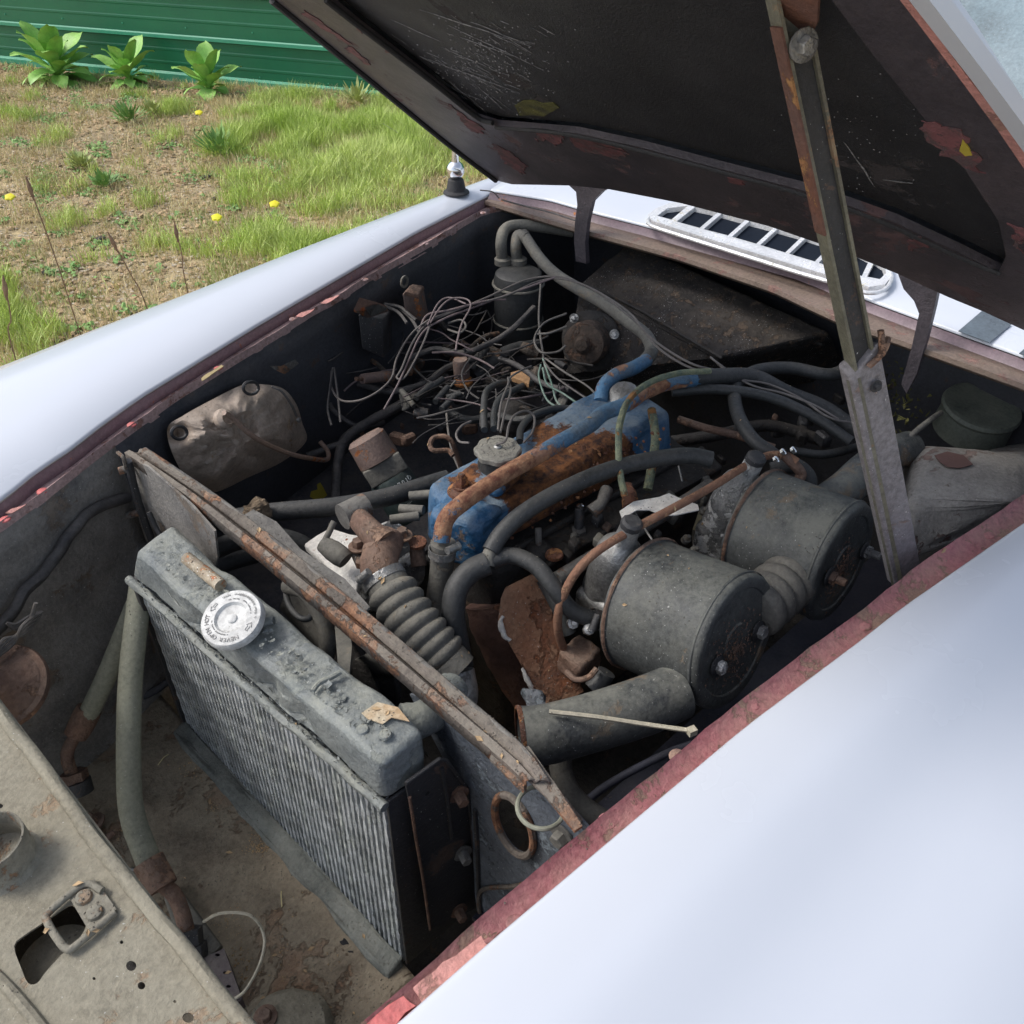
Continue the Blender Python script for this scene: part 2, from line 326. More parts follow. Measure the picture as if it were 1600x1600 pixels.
def lathe_mb(mb, c, axis, prof, seg=32, rmod=None, mi=0, up=None):
    axis = V(axis).normalized(); u = (V(up)-axis*V(up).dot(axis)).normalized() if up else axis.orthogonal().normalized(); w = axis.cross(u)
    vs = []; fs = []; rings = []
    for (r, h) in prof:
        if r < 1e-6: rings.append([len(vs)]); vs.append(V(c)+axis*h); continue
        rings.append(list(range(len(vs), len(vs)+seg)))
        for j in range(seg):
            a = 2*math.pi*j/seg; rr = r*(rmod(a, h) if rmod else 1)
            vs.append(V(c)+axis*h+u*math.cos(a)*rr+w*math.sin(a)*rr)
    for A, B in zip(rings[:-1], rings[1:]):
        if len(A) == 1 and len(B) == 1: continue
        for j in range(seg):
            j2 = (j+1) % seg
            if len(A) == 1: fs.append((A[0], B[j2], B[j]))
            elif len(B) == 1: fs.append((A[j], A[j2], B[0]))
            else: fs.append((A[j], A[j2], B[j2], B[j]))
    mb.add(vs, fs, mi); return mb
def lathe(name, c, axis, prof, mat, parent, seg=32, rmod=None, up=None, **k):
    return lathe_mb(MB(), c, axis, prof, seg, rmod, 0, up).build(name, mat, parent, **k)
def prism_mb(mb, poly, d, mi=0, holes=()):
    """flat plate from an outline (3D points) pushed along vector d, holes cut right through"""
    poly = [V(p) for p in poly]; d = V(d); loops = [poly]+[[V(p) for p in h] for h in holes]
    tri = geometry.tessellate_polygon([[p for p in l] for l in loops]); flat = [p for l in loops for p in l]; n = len(flat)
    nn = geometry.normal(poly[:3]) if len(poly) == 3 else geometry.normal(poly)
    fs = []
    for t in tri:
        a, b, c = (flat[i] for i in t)
        q = (b-a).cross(c-a)
        t = t if q.dot(d) < 0 else tuple(reversed(t))
        fs.append(tuple(t)); fs.append(tuple(i+n for i in reversed(t)))
    k = 0
    for li, l in enumerate(loops):
        m = len(l)
        for j in range(m):
            a, b = k+j, k+(j+1) % m; f = (a, b, b+n, a+n)
            fs.append(f)
        k += m
    mb.add(flat+[p+d for p in flat], fs, mi); return mb
def fixn(o):
    bm = bmesh.new(); bm.from_mesh(o.data); bmesh.ops.remove_doubles(bm, verts=bm.verts, dist=1e-6); bmesh.ops.recalc_face_normals(bm, faces=bm.faces); bm.to_mesh(o.data); bm.free(); return o
def prism(name, poly, d, mat, parent, holes=(), **k):
    return fixn(prism_mb(MB(), poly, d, 0, holes).build(name, mat, parent, **k))
def hexa(name, c8, mat, parent, bevel=.006, sub=0, seg=3, jit=0, jsc=25, **k):
    """solid with 8 given corners: bottom 4 then top 4 in the same order, rounded edges"""
    bm = bmesh.new(); vs = [bm.verts.new(p) for p in c8]
    for f in ((3, 2, 1, 0), (4, 5, 6, 7), (0, 1, 5, 4), (1, 2, 6, 5), (2, 3, 7, 6), (3, 0, 4, 7)): bm.faces.new([vs[i] for i in f])
    bmesh.ops.recalc_face_normals(bm, faces=bm.faces)
    if bevel: bmesh.ops.bevel(bm, geom=bm.edges[:], offset=bevel, segments=seg, affect='EDGES', profile=.5)
    if sub:
        lim = max(e.calc_length() for e in bm.edges)/(sub+1)*1.3; bmesh.ops.triangulate(bm, faces=bm.faces[:])
        for _ in range(6):
            es = [e for e in bm.edges if e.calc_length() > lim]
            if not es: break
            bmesh.ops.subdivide_edges(bm, edges=es, cuts=1, use_grid_fill=False); bmesh.ops.triangulate(bm, faces=[f for f in bm.faces if len(f.verts) > 3])
    mb = MB(); bm.verts.index_update(); mb.add([v.co for v in bm.verts], [[v.index for v in f.verts] for f in bm.faces]); bm.free()
    return mb.build(name, mat, parent, jit=jit, jsc=jsc, **k)
def box8(c, ux, uy, uz):
    c, ux, uy, uz = V(c), V(ux)/2, V(uy)/2, V(uz)/2
    return [c-ux-uy-uz, c+ux-uy-uz, c+ux+uy-uz, c-ux+uy-uz, c-ux-uy+uz, c+ux-uy+uz, c+ux+uy+uz, c-ux+uy+uz]
def grid_mb(mb, G, mi=0, thick=None):
    R = len(G); Cn = len(G[0]); fs = [(i*Cn+j, (i+1)*Cn+j, (i+1)*Cn+j+1, i*Cn+j+1) for i in range(R-1) for j in range(Cn-1)]
    mb.add([p for r in G for p in r], fs, mi); return mb
def quadpatch(a, b, c, d, nu, nv, fn=None):
    a, b, c, d = V(a), V(b), V(c), V(d); G = []
    n = (b-a).cross(d-a).normalized()
    for i in range(nu+1):
        u = i/nu; G.append([])
        for j in range(nv+1):
            v = j/nv; p = a.lerp(b, u).lerp(d.lerp(c, u), v)
            if fn: p = p+n*fn(u, v, p)
            G[-1].append(p)
    return G
def solid(o, t, off=-1):
    md = o.modifiers.new('thickness', 'SOLIDIFY'); md.thickness = t; md.offset = off; return o
def bolt(p, axis, r, parent, mat=None, h=None, name='bolt', washer=True, **k):
    mb = MB(); h = h or r*1.1
    if washer: lathe_mb(mb, p, axis, [(0, 0), (r*1.7, 0), (r*1.7, r*.3), (0, r*.3)], 16)
    lathe_mb(mb, V(p)+V(axis).normalized()*r*.3, axis, [(r, 0), (r, h*.85), (r*.85, h), (0, h)], 6)
    return mb.build(name, mat or m_rustbr, parent, **k)
def clamp(P, r, parent, mat=None, **k):
    """worm-drive band round a hose at P (centre), axis A"""
    c, A = P; A = V(A).normalized(); mb = MB()
    lathe_mb(mb, V(c)-A*.006, A, [(r, 0), (r+.0012, 0), (r+.0012, .012), (r, .012)], 28)
    s = A.cross(V((0, 0, 1))).normalized(); s = s if s.dot(CP-V(c)) > 0 else -s
    q = (s+V((0, 0, .8))).normalized(); t = A.cross(q).normalized()
    lathe_mb(mb, V(c)+q*(r+.006)-t*.010, t, [(0, 0), (.0055, 0), (.0055, .018), (.0065, .018), (.0065, .022), (0, .022)], 10)
    o = mb.build('hose_clamp', mat or m_alloy, parent, **k)
    sm = MB()
    for i in range(-5, 6):
        a = i*.11; d = (q*math.cos(a+.9)-t*math.sin(a+.9)).normalized()
        sm.add(box8(V(c)+d*(r+.0014), A*.008, d*.0006, A.cross(d)*.0016), [(3, 2, 1, 0), (4, 5, 6, 7), (0, 1, 5, 4), (1, 2, 6, 5), (2, 3, 7, 6), (3, 0, 4, 7)])
    return o
_gl = {}
def glyph(ch):
    if ch not in _gl:
        cu = bpy.data.curves.new('glyph', 'FONT'); cu.body = ch; cu.size = 1; cu.align_x = 'CENTER'; cu.extrude = .04; cu.resolution_u = 2
        o = bpy.data.objects.new('glyph', cu); COL.objects.link(o); bpy.context.view_layer.update()
        me = o.evaluated_get(bpy.context.evaluated_depsgraph_get()).to_mesh()
        _gl[ch] = ([v.co.copy() for v in me.vertices], [tuple(p.vertices) for p in me.polygons])
        bpy.data.objects.remove(o); bpy.data.curves.remove(cu)
    return _gl[ch]
def put_glyph(mb, ch, c, ux, uy, size):
    vs, fs = glyph(ch); uz = V(ux).cross(V(uy))
    mb.add([V(c)+V(ux)*v.x*size+V(uy)*v.y*size+uz*v.z*size for v in vs], fs)

# ================================================================== THE CAR
car = empty('car', (.9, .77, 0), label='white vintage car with the bonnet propped open over a rusty blue engine', cat='car')
# ---- bonnet opening outline, from the photograph, on the gutter level
far_edge = [GT(*p) for p in ((-260, 960), (-120, 858), (0, 781), (56, 735), (110, 700), (150, 668), (220, 618), (302, 568), (403, 506), (499, 450), (590, 397), (650, 362), (775, 298))]
far_lip = [GT(x, y, -.018) for x, y in ((-260, 1010), (-120, 900), (0, 822), (90, 757), (150, 709), (274, 619), (360, 566), (431, 523), (487, 487), (535, 461), (575, 434), (669, 381), (753, 331), (786, 322))]
near_edge = [GT(*p) for p in ((300, 1880), (480, 1722), (625, 1600), (766, 1475), (1000, 1277), (1169, 1135), (1349, 1000), (1412, 950), (1600, 819), (1850, 660))]
near_lip = [GT(x, y, -.012) for x, y in ((330, 1790), (470, 1675), (562, 1600), (640, 1532), (750, 1433), (906, 1300), (1000, 1225), (1161, 1090), (1281, 1000), (1350, 950), (1431, 884), (1572, 791), (1700, 700), (1800, 645))]
def interp(P, X):
    P = sorted(P, key=lambda p: p.x)
    if X <= P[0].x: a, b = P[0], P[1]
    elif X >= P[-1].x: a, b = P[-2], P[-1]
    else:
        for a, b in zip(P[:-1], P[1:]):
            if a.x <= X <= b.x: break
    t = (X-a.x)/(b.x-a.x); return a.y+(b.y-a.y)*t
XS = np.linspace(-.15, 1.72, 80)
# far wing: crest, side, gutter wall, ledge, inner wing
def strip(name, rows, mat, jit=0, **k):
    mb = MB(); grid_mb(mb, rows); o = mb.build(name, mat, car, jit=jit, **k); return o
rows = []
for X in np.linspace(-.15, 2.6, 90):
    Xc = min(X, 1.47); ye = interp(far_edge, Xc) if X < 1.47 else interp(far_edge, 1.47)+.0*(X-1.47); z = zt(Xc)+(.02*(X-1.47) if X > 1.47 else 0)
    ys = 1.50+.03*math.sin(X*1.6); wd = max(.05, ys-ye)
    rows.append([V((X, ye-.001, z-.004)), V((X, ye+.004, z)), V((X, ye+wd*.3, z+.010)), V((X, ye+wd*.6, z+.012)), V((X, ye+wd*.85, z+.004)),
                 V((X, ye+wd, z-.012)), V((X, ye+wd+.035, z-.045)), V((X, ye+wd+.055, z-.11)), V((X, ye+wd+.065, z-.28)), V((X, ye+wd+.04, .30)), V((X, ye+wd, .18))])
far_wing = strip('far_wing', rows, m_white, label='white front wing on the grass side, behind the opening'); solid(far_wing, .002, 1)
def gutter(edge, lip, sgn, m1, m2, tag):
    a, b, c = [], [], []
    for X in XS:
        ye = interp(edge, X); yl = interp(lip, X); z = zt(X)
        if (ye-yl)*sgn < .006: yl = ye-sgn*.006
        ch = noise.noise(V((X*30, sgn, 3)))*.0022
        a.append([V((X, ye-sgn*.0012, z-.005)), V((X, ye-sgn*.003, z-.012)), V((X, ye-sgn*.004, z-.024))])
        b.append([V((X, ye-sgn*.004, z-.024)), V((X, (ye+yl)/2, z-.022)), V((X, yl+sgn*.004+ch, z-.018)), V((X, yl+ch, z-.013)), V((X, yl+ch-sgn*.001, z-.020)), V((X, yl-sgn*.0008, z-.034))])
    return a, b
ga, gb = gutter(far_edge, far_lip, 1, 0, 0, 0)
ga = [g for g in ga if g[0].x < 1.475]; gb = [g for g in gb if g[0].x < 1.475]
strip('gutter_wall', ga, m_gut_far)
strip('gutter_ledge', gb, m_ledge)
ga, gb = gutter(near_edge, near_lip, -1, 0, 0, 0)
strip('gutter_wall', ga, m_pink)
strip('gutter_ledge', gb, m_pink, label='pinkish red gutter ledge along the near wing')
# inner wing panels
def wing(lip, sgn, mat, name, zb, lean=.0, xs=XS):
    G = []
    for X in xs:
        y = interp(lip, X); G.append([])
        for j in range(15):
            t = j/14; z = zt(X)-.027-(zt(X)-.027-zb)*t
            yy = y+sgn*(.0005+lean*t)+sgn*.010*noise.noise(V((X*4, sgn*5, t*4)))*min(1, t*5)
            G[-1].append(V((X, yy, z)))
    o = strip(name, G, mat); return solid(o, .0015)
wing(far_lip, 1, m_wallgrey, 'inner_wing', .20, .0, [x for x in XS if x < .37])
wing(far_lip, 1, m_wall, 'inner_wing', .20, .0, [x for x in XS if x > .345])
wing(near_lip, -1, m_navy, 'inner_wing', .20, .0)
WA = Z(166, 700, .79); WB = Z(781, 319, .84); WN = (WB-WA).cross(V((0, 0, 1))).normalized(); WN = WN if WN.y > 0 else -WN
def WL(x, y, off=0): return PP(x, y, WA-WN*off, WN)
FA = Z(0, 822, .785); FN = (Z(166, 700, .79)-FA).cross(V((0, 0, 1))).normalized(); FN = FN if FN.y > 0 else -FN
def WF(x, y, off=0): return PP(x, y, FA-FN*off, FN)
# near wing: broad white surface under the camera
rows = []
prof = [(0, -.004), (.005, .0), (.03, .005), (.06, .007), (.09, .005), (.12, -.002), (.16, -.014), (.20, -.023), (.25, -.032), (.30, -.044), (.36, -.066), (.42, -.098), (.48, -.145), (.53, -.21), (.56, -.31), (.55, -.48), (.50, -.64)]
pp_ = catmull([V((a, b, 0)) for a, b in prof], 5); prof = [(p.x, p.y) for p in pp_]
for X in np.linspace(-.25, 2.6, 90):
    ye = interp(near_edge, min(X, 1.47)); z = zt(X); q = []
    k = 1 if X < .2 else 1-.45*min(1, (X-.2)/1.2)
    for d, h in prof: q.append(V((X, ye+.001-d*k, z+h+(.012*math.exp(-((X-.75)/.35)**2)*math.exp(-((d-.34)/.10)**2)))))
    rows.append(q)
near_wing = strip('near_wing', rows, m_white, label='broad white front wing in the near foreground'); solid(near_wing, .002, -1)
bits = MB(); random.seed(61)
nw = near_wing.data; base_ = LOC[near_wing.name]
for i in range(70):
    v = nw.vertices[random.randrange(len(nw.vertices))]; p = v.co+base_+V((random.uniform(-.015, .015), 0, .0012)); r = random.uniform(.0004, .0014)
    if v.normal.z < .6 and v.normal.z > -.6: continue
    bits.add([p+V((r, 0, 0)), p+V((-r*.5, r, 0)), p+V((-r*.7, -r*.8, 0)), p+V((0, 0, r*.5))], [(0, 1, 3), (1, 2, 3), (2, 0, 3)])
bits.build('dirt_specks', simple('dark_speck', (.10, .09, .08), .9), near_wing, smooth=False, kind='stuff')
# ---- gutter details: red caps, bolts, flakes
for x, y in ((8, 812), (66, 768), (206, 664), (341, 576), (458, 499), (570, 437), (665, 381), (755, 333)):
    p = GT(x, y, -.017)
    lathe('gutter_rivet', p, (0, 0, 1), [(0, 0), (.0075, 0), (.007, .0015), (.004, .0028), (0, .003)], m_red if x < 350 else m_ledge, car, seg=14)
for x, y in ((955, 1291), (1065, 1190), (1180, 1108), (1355, 985), (1548, 843), (812, 1452), (772, 1490)):
    p = GT(x-6, y-8, -.022)
    lathe('gutter_rivet', p, (0, 0, 1), [(0, 0), (.009, 0), (.0085, .001), (.005, .0022), (0, .0025)], m_pink, car, seg=14)
def flake(pts, z, mat, name='paint_flake', th=.0014, curl=.002, **k):
    P = [Z(*p, z) if not callable(z) else z(*p) for p in pts]; Q = []
    for i, a in enumerate(P):
        b = P[(i+1) % len(P)]
        for t in (0, .33, .66):
            q = a.lerp(b, t); q = q+V((noise.noise(q*90), noise.noise(q*90+V((7, 0, 0))), 0))*.003; Q.append(q)
    return prism(name, Q, (0, 0, th), mat, car, **k)
gz = lambda dz: (lambda x, y: GT(x, y, dz))
flake(((648, 1548), (690, 1510), (750, 1465), (762, 1480), (752, 1500), (700, 1545), (660, 1570)), gz(-.014), m_salmon, 'sealant_patch', .004, label='salmon coloured patch of old sealant')
flake(((566, 1606), (630, 1556), (650, 1572), (600, 1612)), gz(-.016), m_red, 'paint_patch', .001)
flake(((700, 1550), (745, 1505), (765, 1515), (720, 1556)), gz(-.018), m_navy, 'bare_patch', .001)
flake(((770, 1470), (830, 1425), (850, 1435), (792, 1482)), gz(-.018), m_navy, 'bare_patch', .001)
0 and flake(((880, 1335), (960, 1265), (975, 1272), (905, 1342)), gz(-.0185), m_seal, 'bare_patch', .0008)
for a, b in ((462, 492), (500, 471), (10, 798)):
    flake(((a, b+3), (a+10, b-3), (a+22, b-7), (a+30, b-10), (a+22, b-3), (a+10, b+4)), gz(-.012), m_salmon, 'paint_flake', .001)
flake(((314, 592), (330, 581), (345, 571), (349, 573), (333, 584), (316, 596)), gz(-.012), simple('yellowed_primer', (.33, .26, .13), .7), 'paint_flake', .001)
# ---- cowl
cow_edge = [Z(x, y, .862) for x, y in ((780, 299), (860, 312), (937, 334), (1009, 352), (1120, 383), (1250, 419), (1297, 437), (1359, 468), (1497, 519), (1600, 556), (1760, 620))]
cow_lip = [Z(x, y, .842) for x, y in ((786, 322), (900, 356), (1062, 400), (1209, 450), (1303, 494), (1372, 519), (1459, 550), (1600, 600), (1745, 660))]
def yin(P, Y):
    P = sorted(P, key=lambda p: p.y)
    for a, b in zip(P[:-1], P[1:]):
        if Y <= b.y: break
    return a.x+(b.x-a.x)*(Y-a.y)/(b.y-a.y)
YS = np.linspace(.12, 1.435, 60); Gc, Gw, Gl, Gf = [], [], [], []
for Y in YS:
    xe = yin(cow_edge, Y); xl = min(yin(cow_lip, Y), xe-.012)
    Gc.append([V((xe+d*1.0, Y, .862+h)) for d, h in ((-.001, -.004), (.004, 0), (.04, .008), (.10, .017), (.18, .026), (.28, .036), (.40, .048), (.50, .060))])
    Gw.append([V((xe-.0015, Y, .857)), V((xe-.004, Y, .85)), V((xe-.010, Y, .843))])
    Gl.append([V((xe-.010, Y, .843)), V(((xe+xl)/2, Y, .842)), V((xl, Y, .842)), V((xl-.001, Y, .834)), V((xl+.003, Y, .828))])
    Gf.append([V((xl+.004, Y, .829)), V((xl+.12, Y, .826)), V((xl+.24, Y, .82))]+[V((xl+.24+.008*noise.noise(V((Y*5, t*5, 2))), Y, .81-t*.75)) for t in np.linspace(0, 1, 14)])
cowl = solid(strip('cowl_panel', Gc, m_white, label='white scuttle panel with a bright air grille'), .002)
strip('cowl_gutter_wall', Gw, m_gut_far)
m_tan = M('tan_brown_lip_paint', (.20, .15, .115), (.15, .11, .09), rough=.6, rust=.2, rcol=((.12, .07, .06), (.25, .15, .12)), bump=.4)
solid(strip('cowl_gutter_ledge', Gl, m_tan), .0015)
solid(strip('firewall', Gf, m_wall), .002)
# stripes on the cowl
def onc(x, y, dz=.0016):
    p = Z(x, y, .875)
    for _ in range(4):
        d = p.x-yin(cow_edge, min(1.4, max(.13, p.y))); h = np.interp(d, (.004, .04, .10, .18, .28, .40, .5), (0, .008, .017, .026, .036, .048, .06)); p = Z(x, y, .862+h+dz)
    return p
for pts in (((1497, 518), (1545, 536), (1580, 508), (1537, 484)), ((1592, 553), (1612, 560), (1660, 540), (1625, 524))):
    prism('cowl_stripe', [onc(p[0], p[1], .0045) for p in pts], (0, 0, .0012), m_stripe, cowl)
# bright grille
go = [(1012, 344), (1024, 334), (1045, 326), (1072, 322), (1110, 328), (1170, 341), (1230, 357), (1290, 374), (1340, 391), (1372, 407), (1390, 424), (1392, 440), (1380, 454), (1355, 458), (1320, 447), (1250, 427), (1180, 405), (1110, 383), (1050, 364), (1018, 353)]
dv = [((1052, 354), (1082, 330)), ((1094, 366), (1124, 340)), ((1138, 378), (1167, 352)), ((1182, 391), (1211, 364)), ((1227, 405), (1256, 377)), ((1273, 419), (1300, 391)), ((1314, 432), (1336, 402)), ((1346, 442), (1360, 413))]
holes = [[(1026, 346), (1042, 334), (1074, 330), (1048, 352)]]
for (a, b), (c, d) in zip(dv[:-1], dv[1:]):
    holes.append([(a[0]+4, a[1]+1), (b[0]+3, b[1]+2), (d[0]-3, d[1]+0), (c[0]-2, c[1]-1)])
holes.append([(1352, 442), (1365, 416), (1378, 424), (1382, 436), (1372, 446)])
gr = prism('air_grille', [onc(x, y, .005) for x, y in go], (0, 0, .012), m_cast, cowl, holes=[[onc(x, y, .005) for x, y in h] for h in holes], label='bright metal air intake grille with square openings')
cowl_parts = MB()
for h in holes:
    P = [onc(x, y, .0045) for x, y in h]; prism_mb(cowl_parts, P, (0, 0, .002))
fixn(cowl_parts.build('grille_opening_shade', simple('dark_blue_duct_shade', (.008, .012, .02), .9, spec=.15), cowl))  # flat dark plates paint the shade deep inside the grille
fr = MB(); tube_mb(fr, [onc(x, y, .014) for x, y in go], .004, seg=8, n=2, closed=True); fr.build('grille_rim', m_cast, cowl)
# ---- windshield and scuttle top behind
ws_a, ws_b, ws_c, ws_d = V((1.93, 1.33, .93)), V((1.86, .02, .93)), V((2.36, .12, 1.36)), V((2.42, 1.22, 1.36))
G = quadpatch(ws_a, ws_b, ws_c, ws_d, 14, 8, lambda u, v, p: -.05*math.sin(math.pi*u))
ws = solid(MB().build.__self__ and grid_mb(MB(), G).build('windshield', m_glass, car, label='dusty windshield glass, pale blue sky reflection put into its colour'), .005)
tube('windshield_frame', [G[i][0] for i in range(15)], .010, m_chrome, car, n=2)
tube('windshield_frame', [G[i][-1] for i in range(15)], .012, m_chrome, car, n=2)
for k in (0, 14): tube('windshield_frame', G[k], .011, m_chrome, car, n=2)
hexa('dashboard', [V((2.05, .1, .80)), V((2.45, .1, .80)), V((2.45, 1.3, .80)), V((2.05, 1.3, .80)), V((2.08, .1, .93)), V((2.4, .1, .93)), V((2.4, 1.3, .93)), V((2.08, 1.3, .93))], m_dark, car, .02)

# ================================================================== BONNET (lid), propped open
hQ = Z(780, 287, .885); hN = Z(1770, 592, .885)            # rear corners
th = math.radians(35.5)
e_r = (hN-hQ).normalized(); e_l = V((-math.cos(th), -.13, math.sin(th))).normalized()
hn = e_r.cross(e_l).normalized(); hn = hn if hn.z > 0 else -hn    # outward (upper) normal
def HP(x, y, off=0.): return PP(x, y, hQ+hn*off, hn)
def hpoly(pts, off=0.): return [HP(x, y, off) for x, y in pts]
hood = empty('hood', (hQ+hN)/2, parent=car, label='white bonnet raised on its prop, black underneath')
# outline of the lid in its plane: rear edge then near edge, front, far edge
L1 = [HP(425, 0), HP(600, 143), HP(700, 225), HP(762, 272)]
far_dir = (L1[0]-L1[-1]).normalized(); near_pts = [HP(1760, 470), HP(1600, 236), HP(1500, 90), HP(1432, 0)]
ndir = (near_pts[-1]-near_pts[-2]).normalized()
fe = L1[0]+far_dir*.55; ne = near_pts[-1]+ndir*.45
front = [fe.lerp(ne, t)+e_l*.10*math.sin(math.pi*t) for t in np.linspace(0, 1, 9)]
rear = hpoly([(775, 282), (800, 288), (894, 290), (953, 296), (1062, 317), (1200, 353), (1281, 381), (1341, 403), (1403, 428), (1481, 464), (1537, 487), (1600, 516), (1700, 560), (1775, 560)])
outer = rear+near_pts+front[::-1]+list(L1)
outer = outer[:len(rear)]+near_pts+[ne]+front[::-1][1:-1]+[fe]+L1
inner_px = [(775, 196), (900, 208), (1000, 230), (1100, 257), (1250, 296), (1328, 322), (1397, 347), (1500, 395), (1560, 425), (1572, 400), (1560, 345), (1506, 262), (1440, 180), (1360, 80), (1300, 0)]
inn = hpoly(inner_px)
ie = inn[-1]+ndir*.32; L2 = hpoly([(509, 0), (560, 42), (669, 126), (744, 186)]); ie2 = L2[0]+far_dir*.42
inner = inn+[ie, ie2]+L2
lip = -.0
prism('hood_frame', outer, hn*.010, m_hoodfr, hood, holes=[inner], label='dark brown inner frame with pink paint showing', angle=30)
prism('hood_panel', [p+hn*.016 for p in inner], hn*.003, m_hoodin, hood, label='black scratched inner skin of the bonnet')
# outer skin, slightly crowned, with a turned down flange along each side
oc = sum(outer, V())/len(outer)
def skin_ring(k, h): return [oc+(p-oc)*k+hn*h for p in outer]
mb = MB(); rings = [skin_ring(1.004, .004), skin_ring(1.008, .014), skin_ring(1.0, .024), skin_ring(.9, .040), skin_ring(.6, .058), skin_ring(.25, .066)]
n = len(outer); vs = [p for r in rings for p in r]+[oc+hn*.068]; fs = []
for i in range(len(rings)-1):
    for j in range(n): fs.append((i*n+j, i*n+(j+1) % n, (i+1)*n+(j+1) % n, (i+1)*n+j))
for j in range(n): fs.append(((len(rings)-1)*n+j, (len(rings)-1)*n+(j+1) % n, len(vs)-1))
mb.add(vs, fs); fixn(mb.build('hood_skin', m_white, hood))
# pale folded edge of the near side, pink where the white has worn away
def band(name, A, B, off, mat, th=.004, **k):
    P = hpoly(A, off)+hpoly(B[::-1], off); return prism(name, P, hn*th, mat, hood, **k)
band('folded_edge', [(1250, -200), (1420, 0), (1520, 128), (1610, 252)], [(1290, -200), (1452, 0), (1545, 122), (1640, 250)], -.006, m_white, .012, label='pale folded edge of the bonnet')
band('pink_edge', [(1240, -200), (1406, 0), (1440, 44), (1500, 124), (1560, 205), (1625, 300)], [(1252, -200), (1419, 0), (1456, 44), (1514, 124), (1580, 206), (1650, 300)], -.004, m_salmon, .006, label='pink worn strip beside the folded edge')
# ridge pressings of the frame
rr = MB(); tube_mb(rr, hpoly([(775, 199), (900, 212), (1100, 261), (1328, 327), (1500, 402), (1563, 428)], -.001), .0035, seg=8)
tube_mb(rr, hpoly([(770, 192), (744, 182), (669, 123), (560, 40), (509, 0)], -.001), .0045, seg=8); rr.build('seam_bead', m_seal, hood)
rr = MB(); tube_mb(rr, hpoly([(425, 0), (520, 78), (600, 143), (700, 225), (775, 282)], -.002), .006, seg=8); rr.build('edge_rubber', m_seal, hood, label='black rubber edging along the far side')
for pts in (((836, 208), (850, 205), (876, 208), (878, 224), (868, 228), (855, 218), (840, 222)), ((893, 215), (930, 220), (970, 232), (988, 243), (960, 246), (915, 238), (896, 228)), ((770, 225), (800, 240), (822, 260), (815, 272), (790, 256)),
            ((1432, 190), (1500, 205), (1535, 270), (1510, 260), (1470, 240)), ((1575, 348), (1600, 355), (1600, 400), (1585, 380)), ((1415, 375), (1440, 372), (1450, 388), (1420, 392)), ((545, 72), (580, 98), (572, 100), (540, 78)), ((512, 4), (560, 44), (570, 56), (520, 14)), ((480, 20), (548, 68), (540, 68), (474, 24)), ((700, 162), (752, 200), (755, 210), (735, 204)), ((598, 75), (610, 82), (603, 84)), ((1137, 276), (1165, 282), (1160, 290), (1140, 286))):
    P = hpoly(pts, -.0012); Q = []
    for i, a in enumerate(P):
        b = P[(i+1) % len(P)]
        nn_ = max(4, int((b-a).length/.004))
        for t in np.linspace(0, 1, nn_, endpoint=False): q = a.lerp(b, float(t)); Q.append(q+(e_r*noise.fractal(q*55, .8, 2, 3)+e_l*noise.fractal(q*55+V((3, 3, 3)), .8, 2, 3))*.009)
    prism('paint_patch', Q, hn*.001, M('faded_red_underpaint', (.18, .065, .07), (.10, .048, .052), scale=40, rough=.7, rust=.42, rcol=((.06, .045, .05), (.10, .06, .06)), rscale=45, bump=.5), hood)
prism('yellow_mark', hpoly([(1504, 218), (1514, 232), (1519, 243), (1508, 244), (1499, 236)], -.0016), hn*.001, m_yel, hood)
P = hpoly([(804, 165), (816, 158), (832, 157), (848, 162), (864, 161), (874, 169), (860, 176), (850, 182), (832, 180), (812, 181)], .0146); prism('lichen_patch', P, hn*.0012, m_moss, hood)
# scratch marks: thin raised scrapes left in the black coating
m_scr = M('bare_scratch', (.27, .27, .28), (.10, .10, .105), scale=120, rough=.5, bump=.5, contrast=.1)
random.seed(11)
def scratch(a, b, w, off=.0150):
    A, B = HP(*a, off), HP(*b, off); d = (B-A); s = d.cross(hn).normalized(); n = max(4, int(d.length/.012)); L, R = [], []
    for i in range(n+1):
        t = i/n; q = A+d*t+s*noise.noise((A+d*t)*20)*.006; ww = w*math.sin(math.pi*min(1, max(0, .04+t*.92)))*(.6+.8*random.random())
        L.append(q-s*ww); R.append(q+s*ww)
    prism_mb(SCR, L+R[::-1], hn*.0004)
SCR = MB()
for a, b, w in (((655, 88), (812, 146), .0016), ((700, 125), (760, 176), .0018), ((742, 131), (786, 172), .0016), ((672, 112), (716, 152), .0012), ((655, 15), (790, 60), .0012), ((700, 40), (850, 110), .001), ((690, 75), (760, 105), .0012), ((720, 60), (800, 88), .001), ((610, 30), (690, 66), .0008), ((735, 35), (830, 70), .001), ((1318, 222), (1366, 292), .0014), ((1380, 282), (1425, 286), .0012)): scratch(a, b, w)
for i in range(70):
    x = random.gauss(745, 45); y = random.gauss(100, 34); l = random.uniform(6, 34); scratch((x, y), (x+l, y+l*random.uniform(.3, .75)), random.uniform(.0003, .0009))
SCR.build('scratches', m_scr, hood, kind='stuff')
drops = MB()
for i in range(520):
    x = random.gauss(755, 55); y = random.gauss(110, 38)
    p = HP(x, y, .0152); r = random.uniform(.0005, .0015); lathe_mb(drops, p, -hn, [(r, 0), (r*.7, r*.6), (0, r*.9)], 6)
for i in range(70):
    x = random.gauss(1330, 50); y = random.gauss(220, 40)
    p = HP(x, y, .0152); r = random.uniform(.0004, .0010); lathe_mb(drops, p, -hn, [(r, 0), (r*.7, r*.6), (0, r*.9)], 6)
drops.build('grit_specks', M('gritty_specks', (.30, .30, .30), (.10, .10, .11), scale=200, rough=.35, bump=0), hood, kind='stuff')
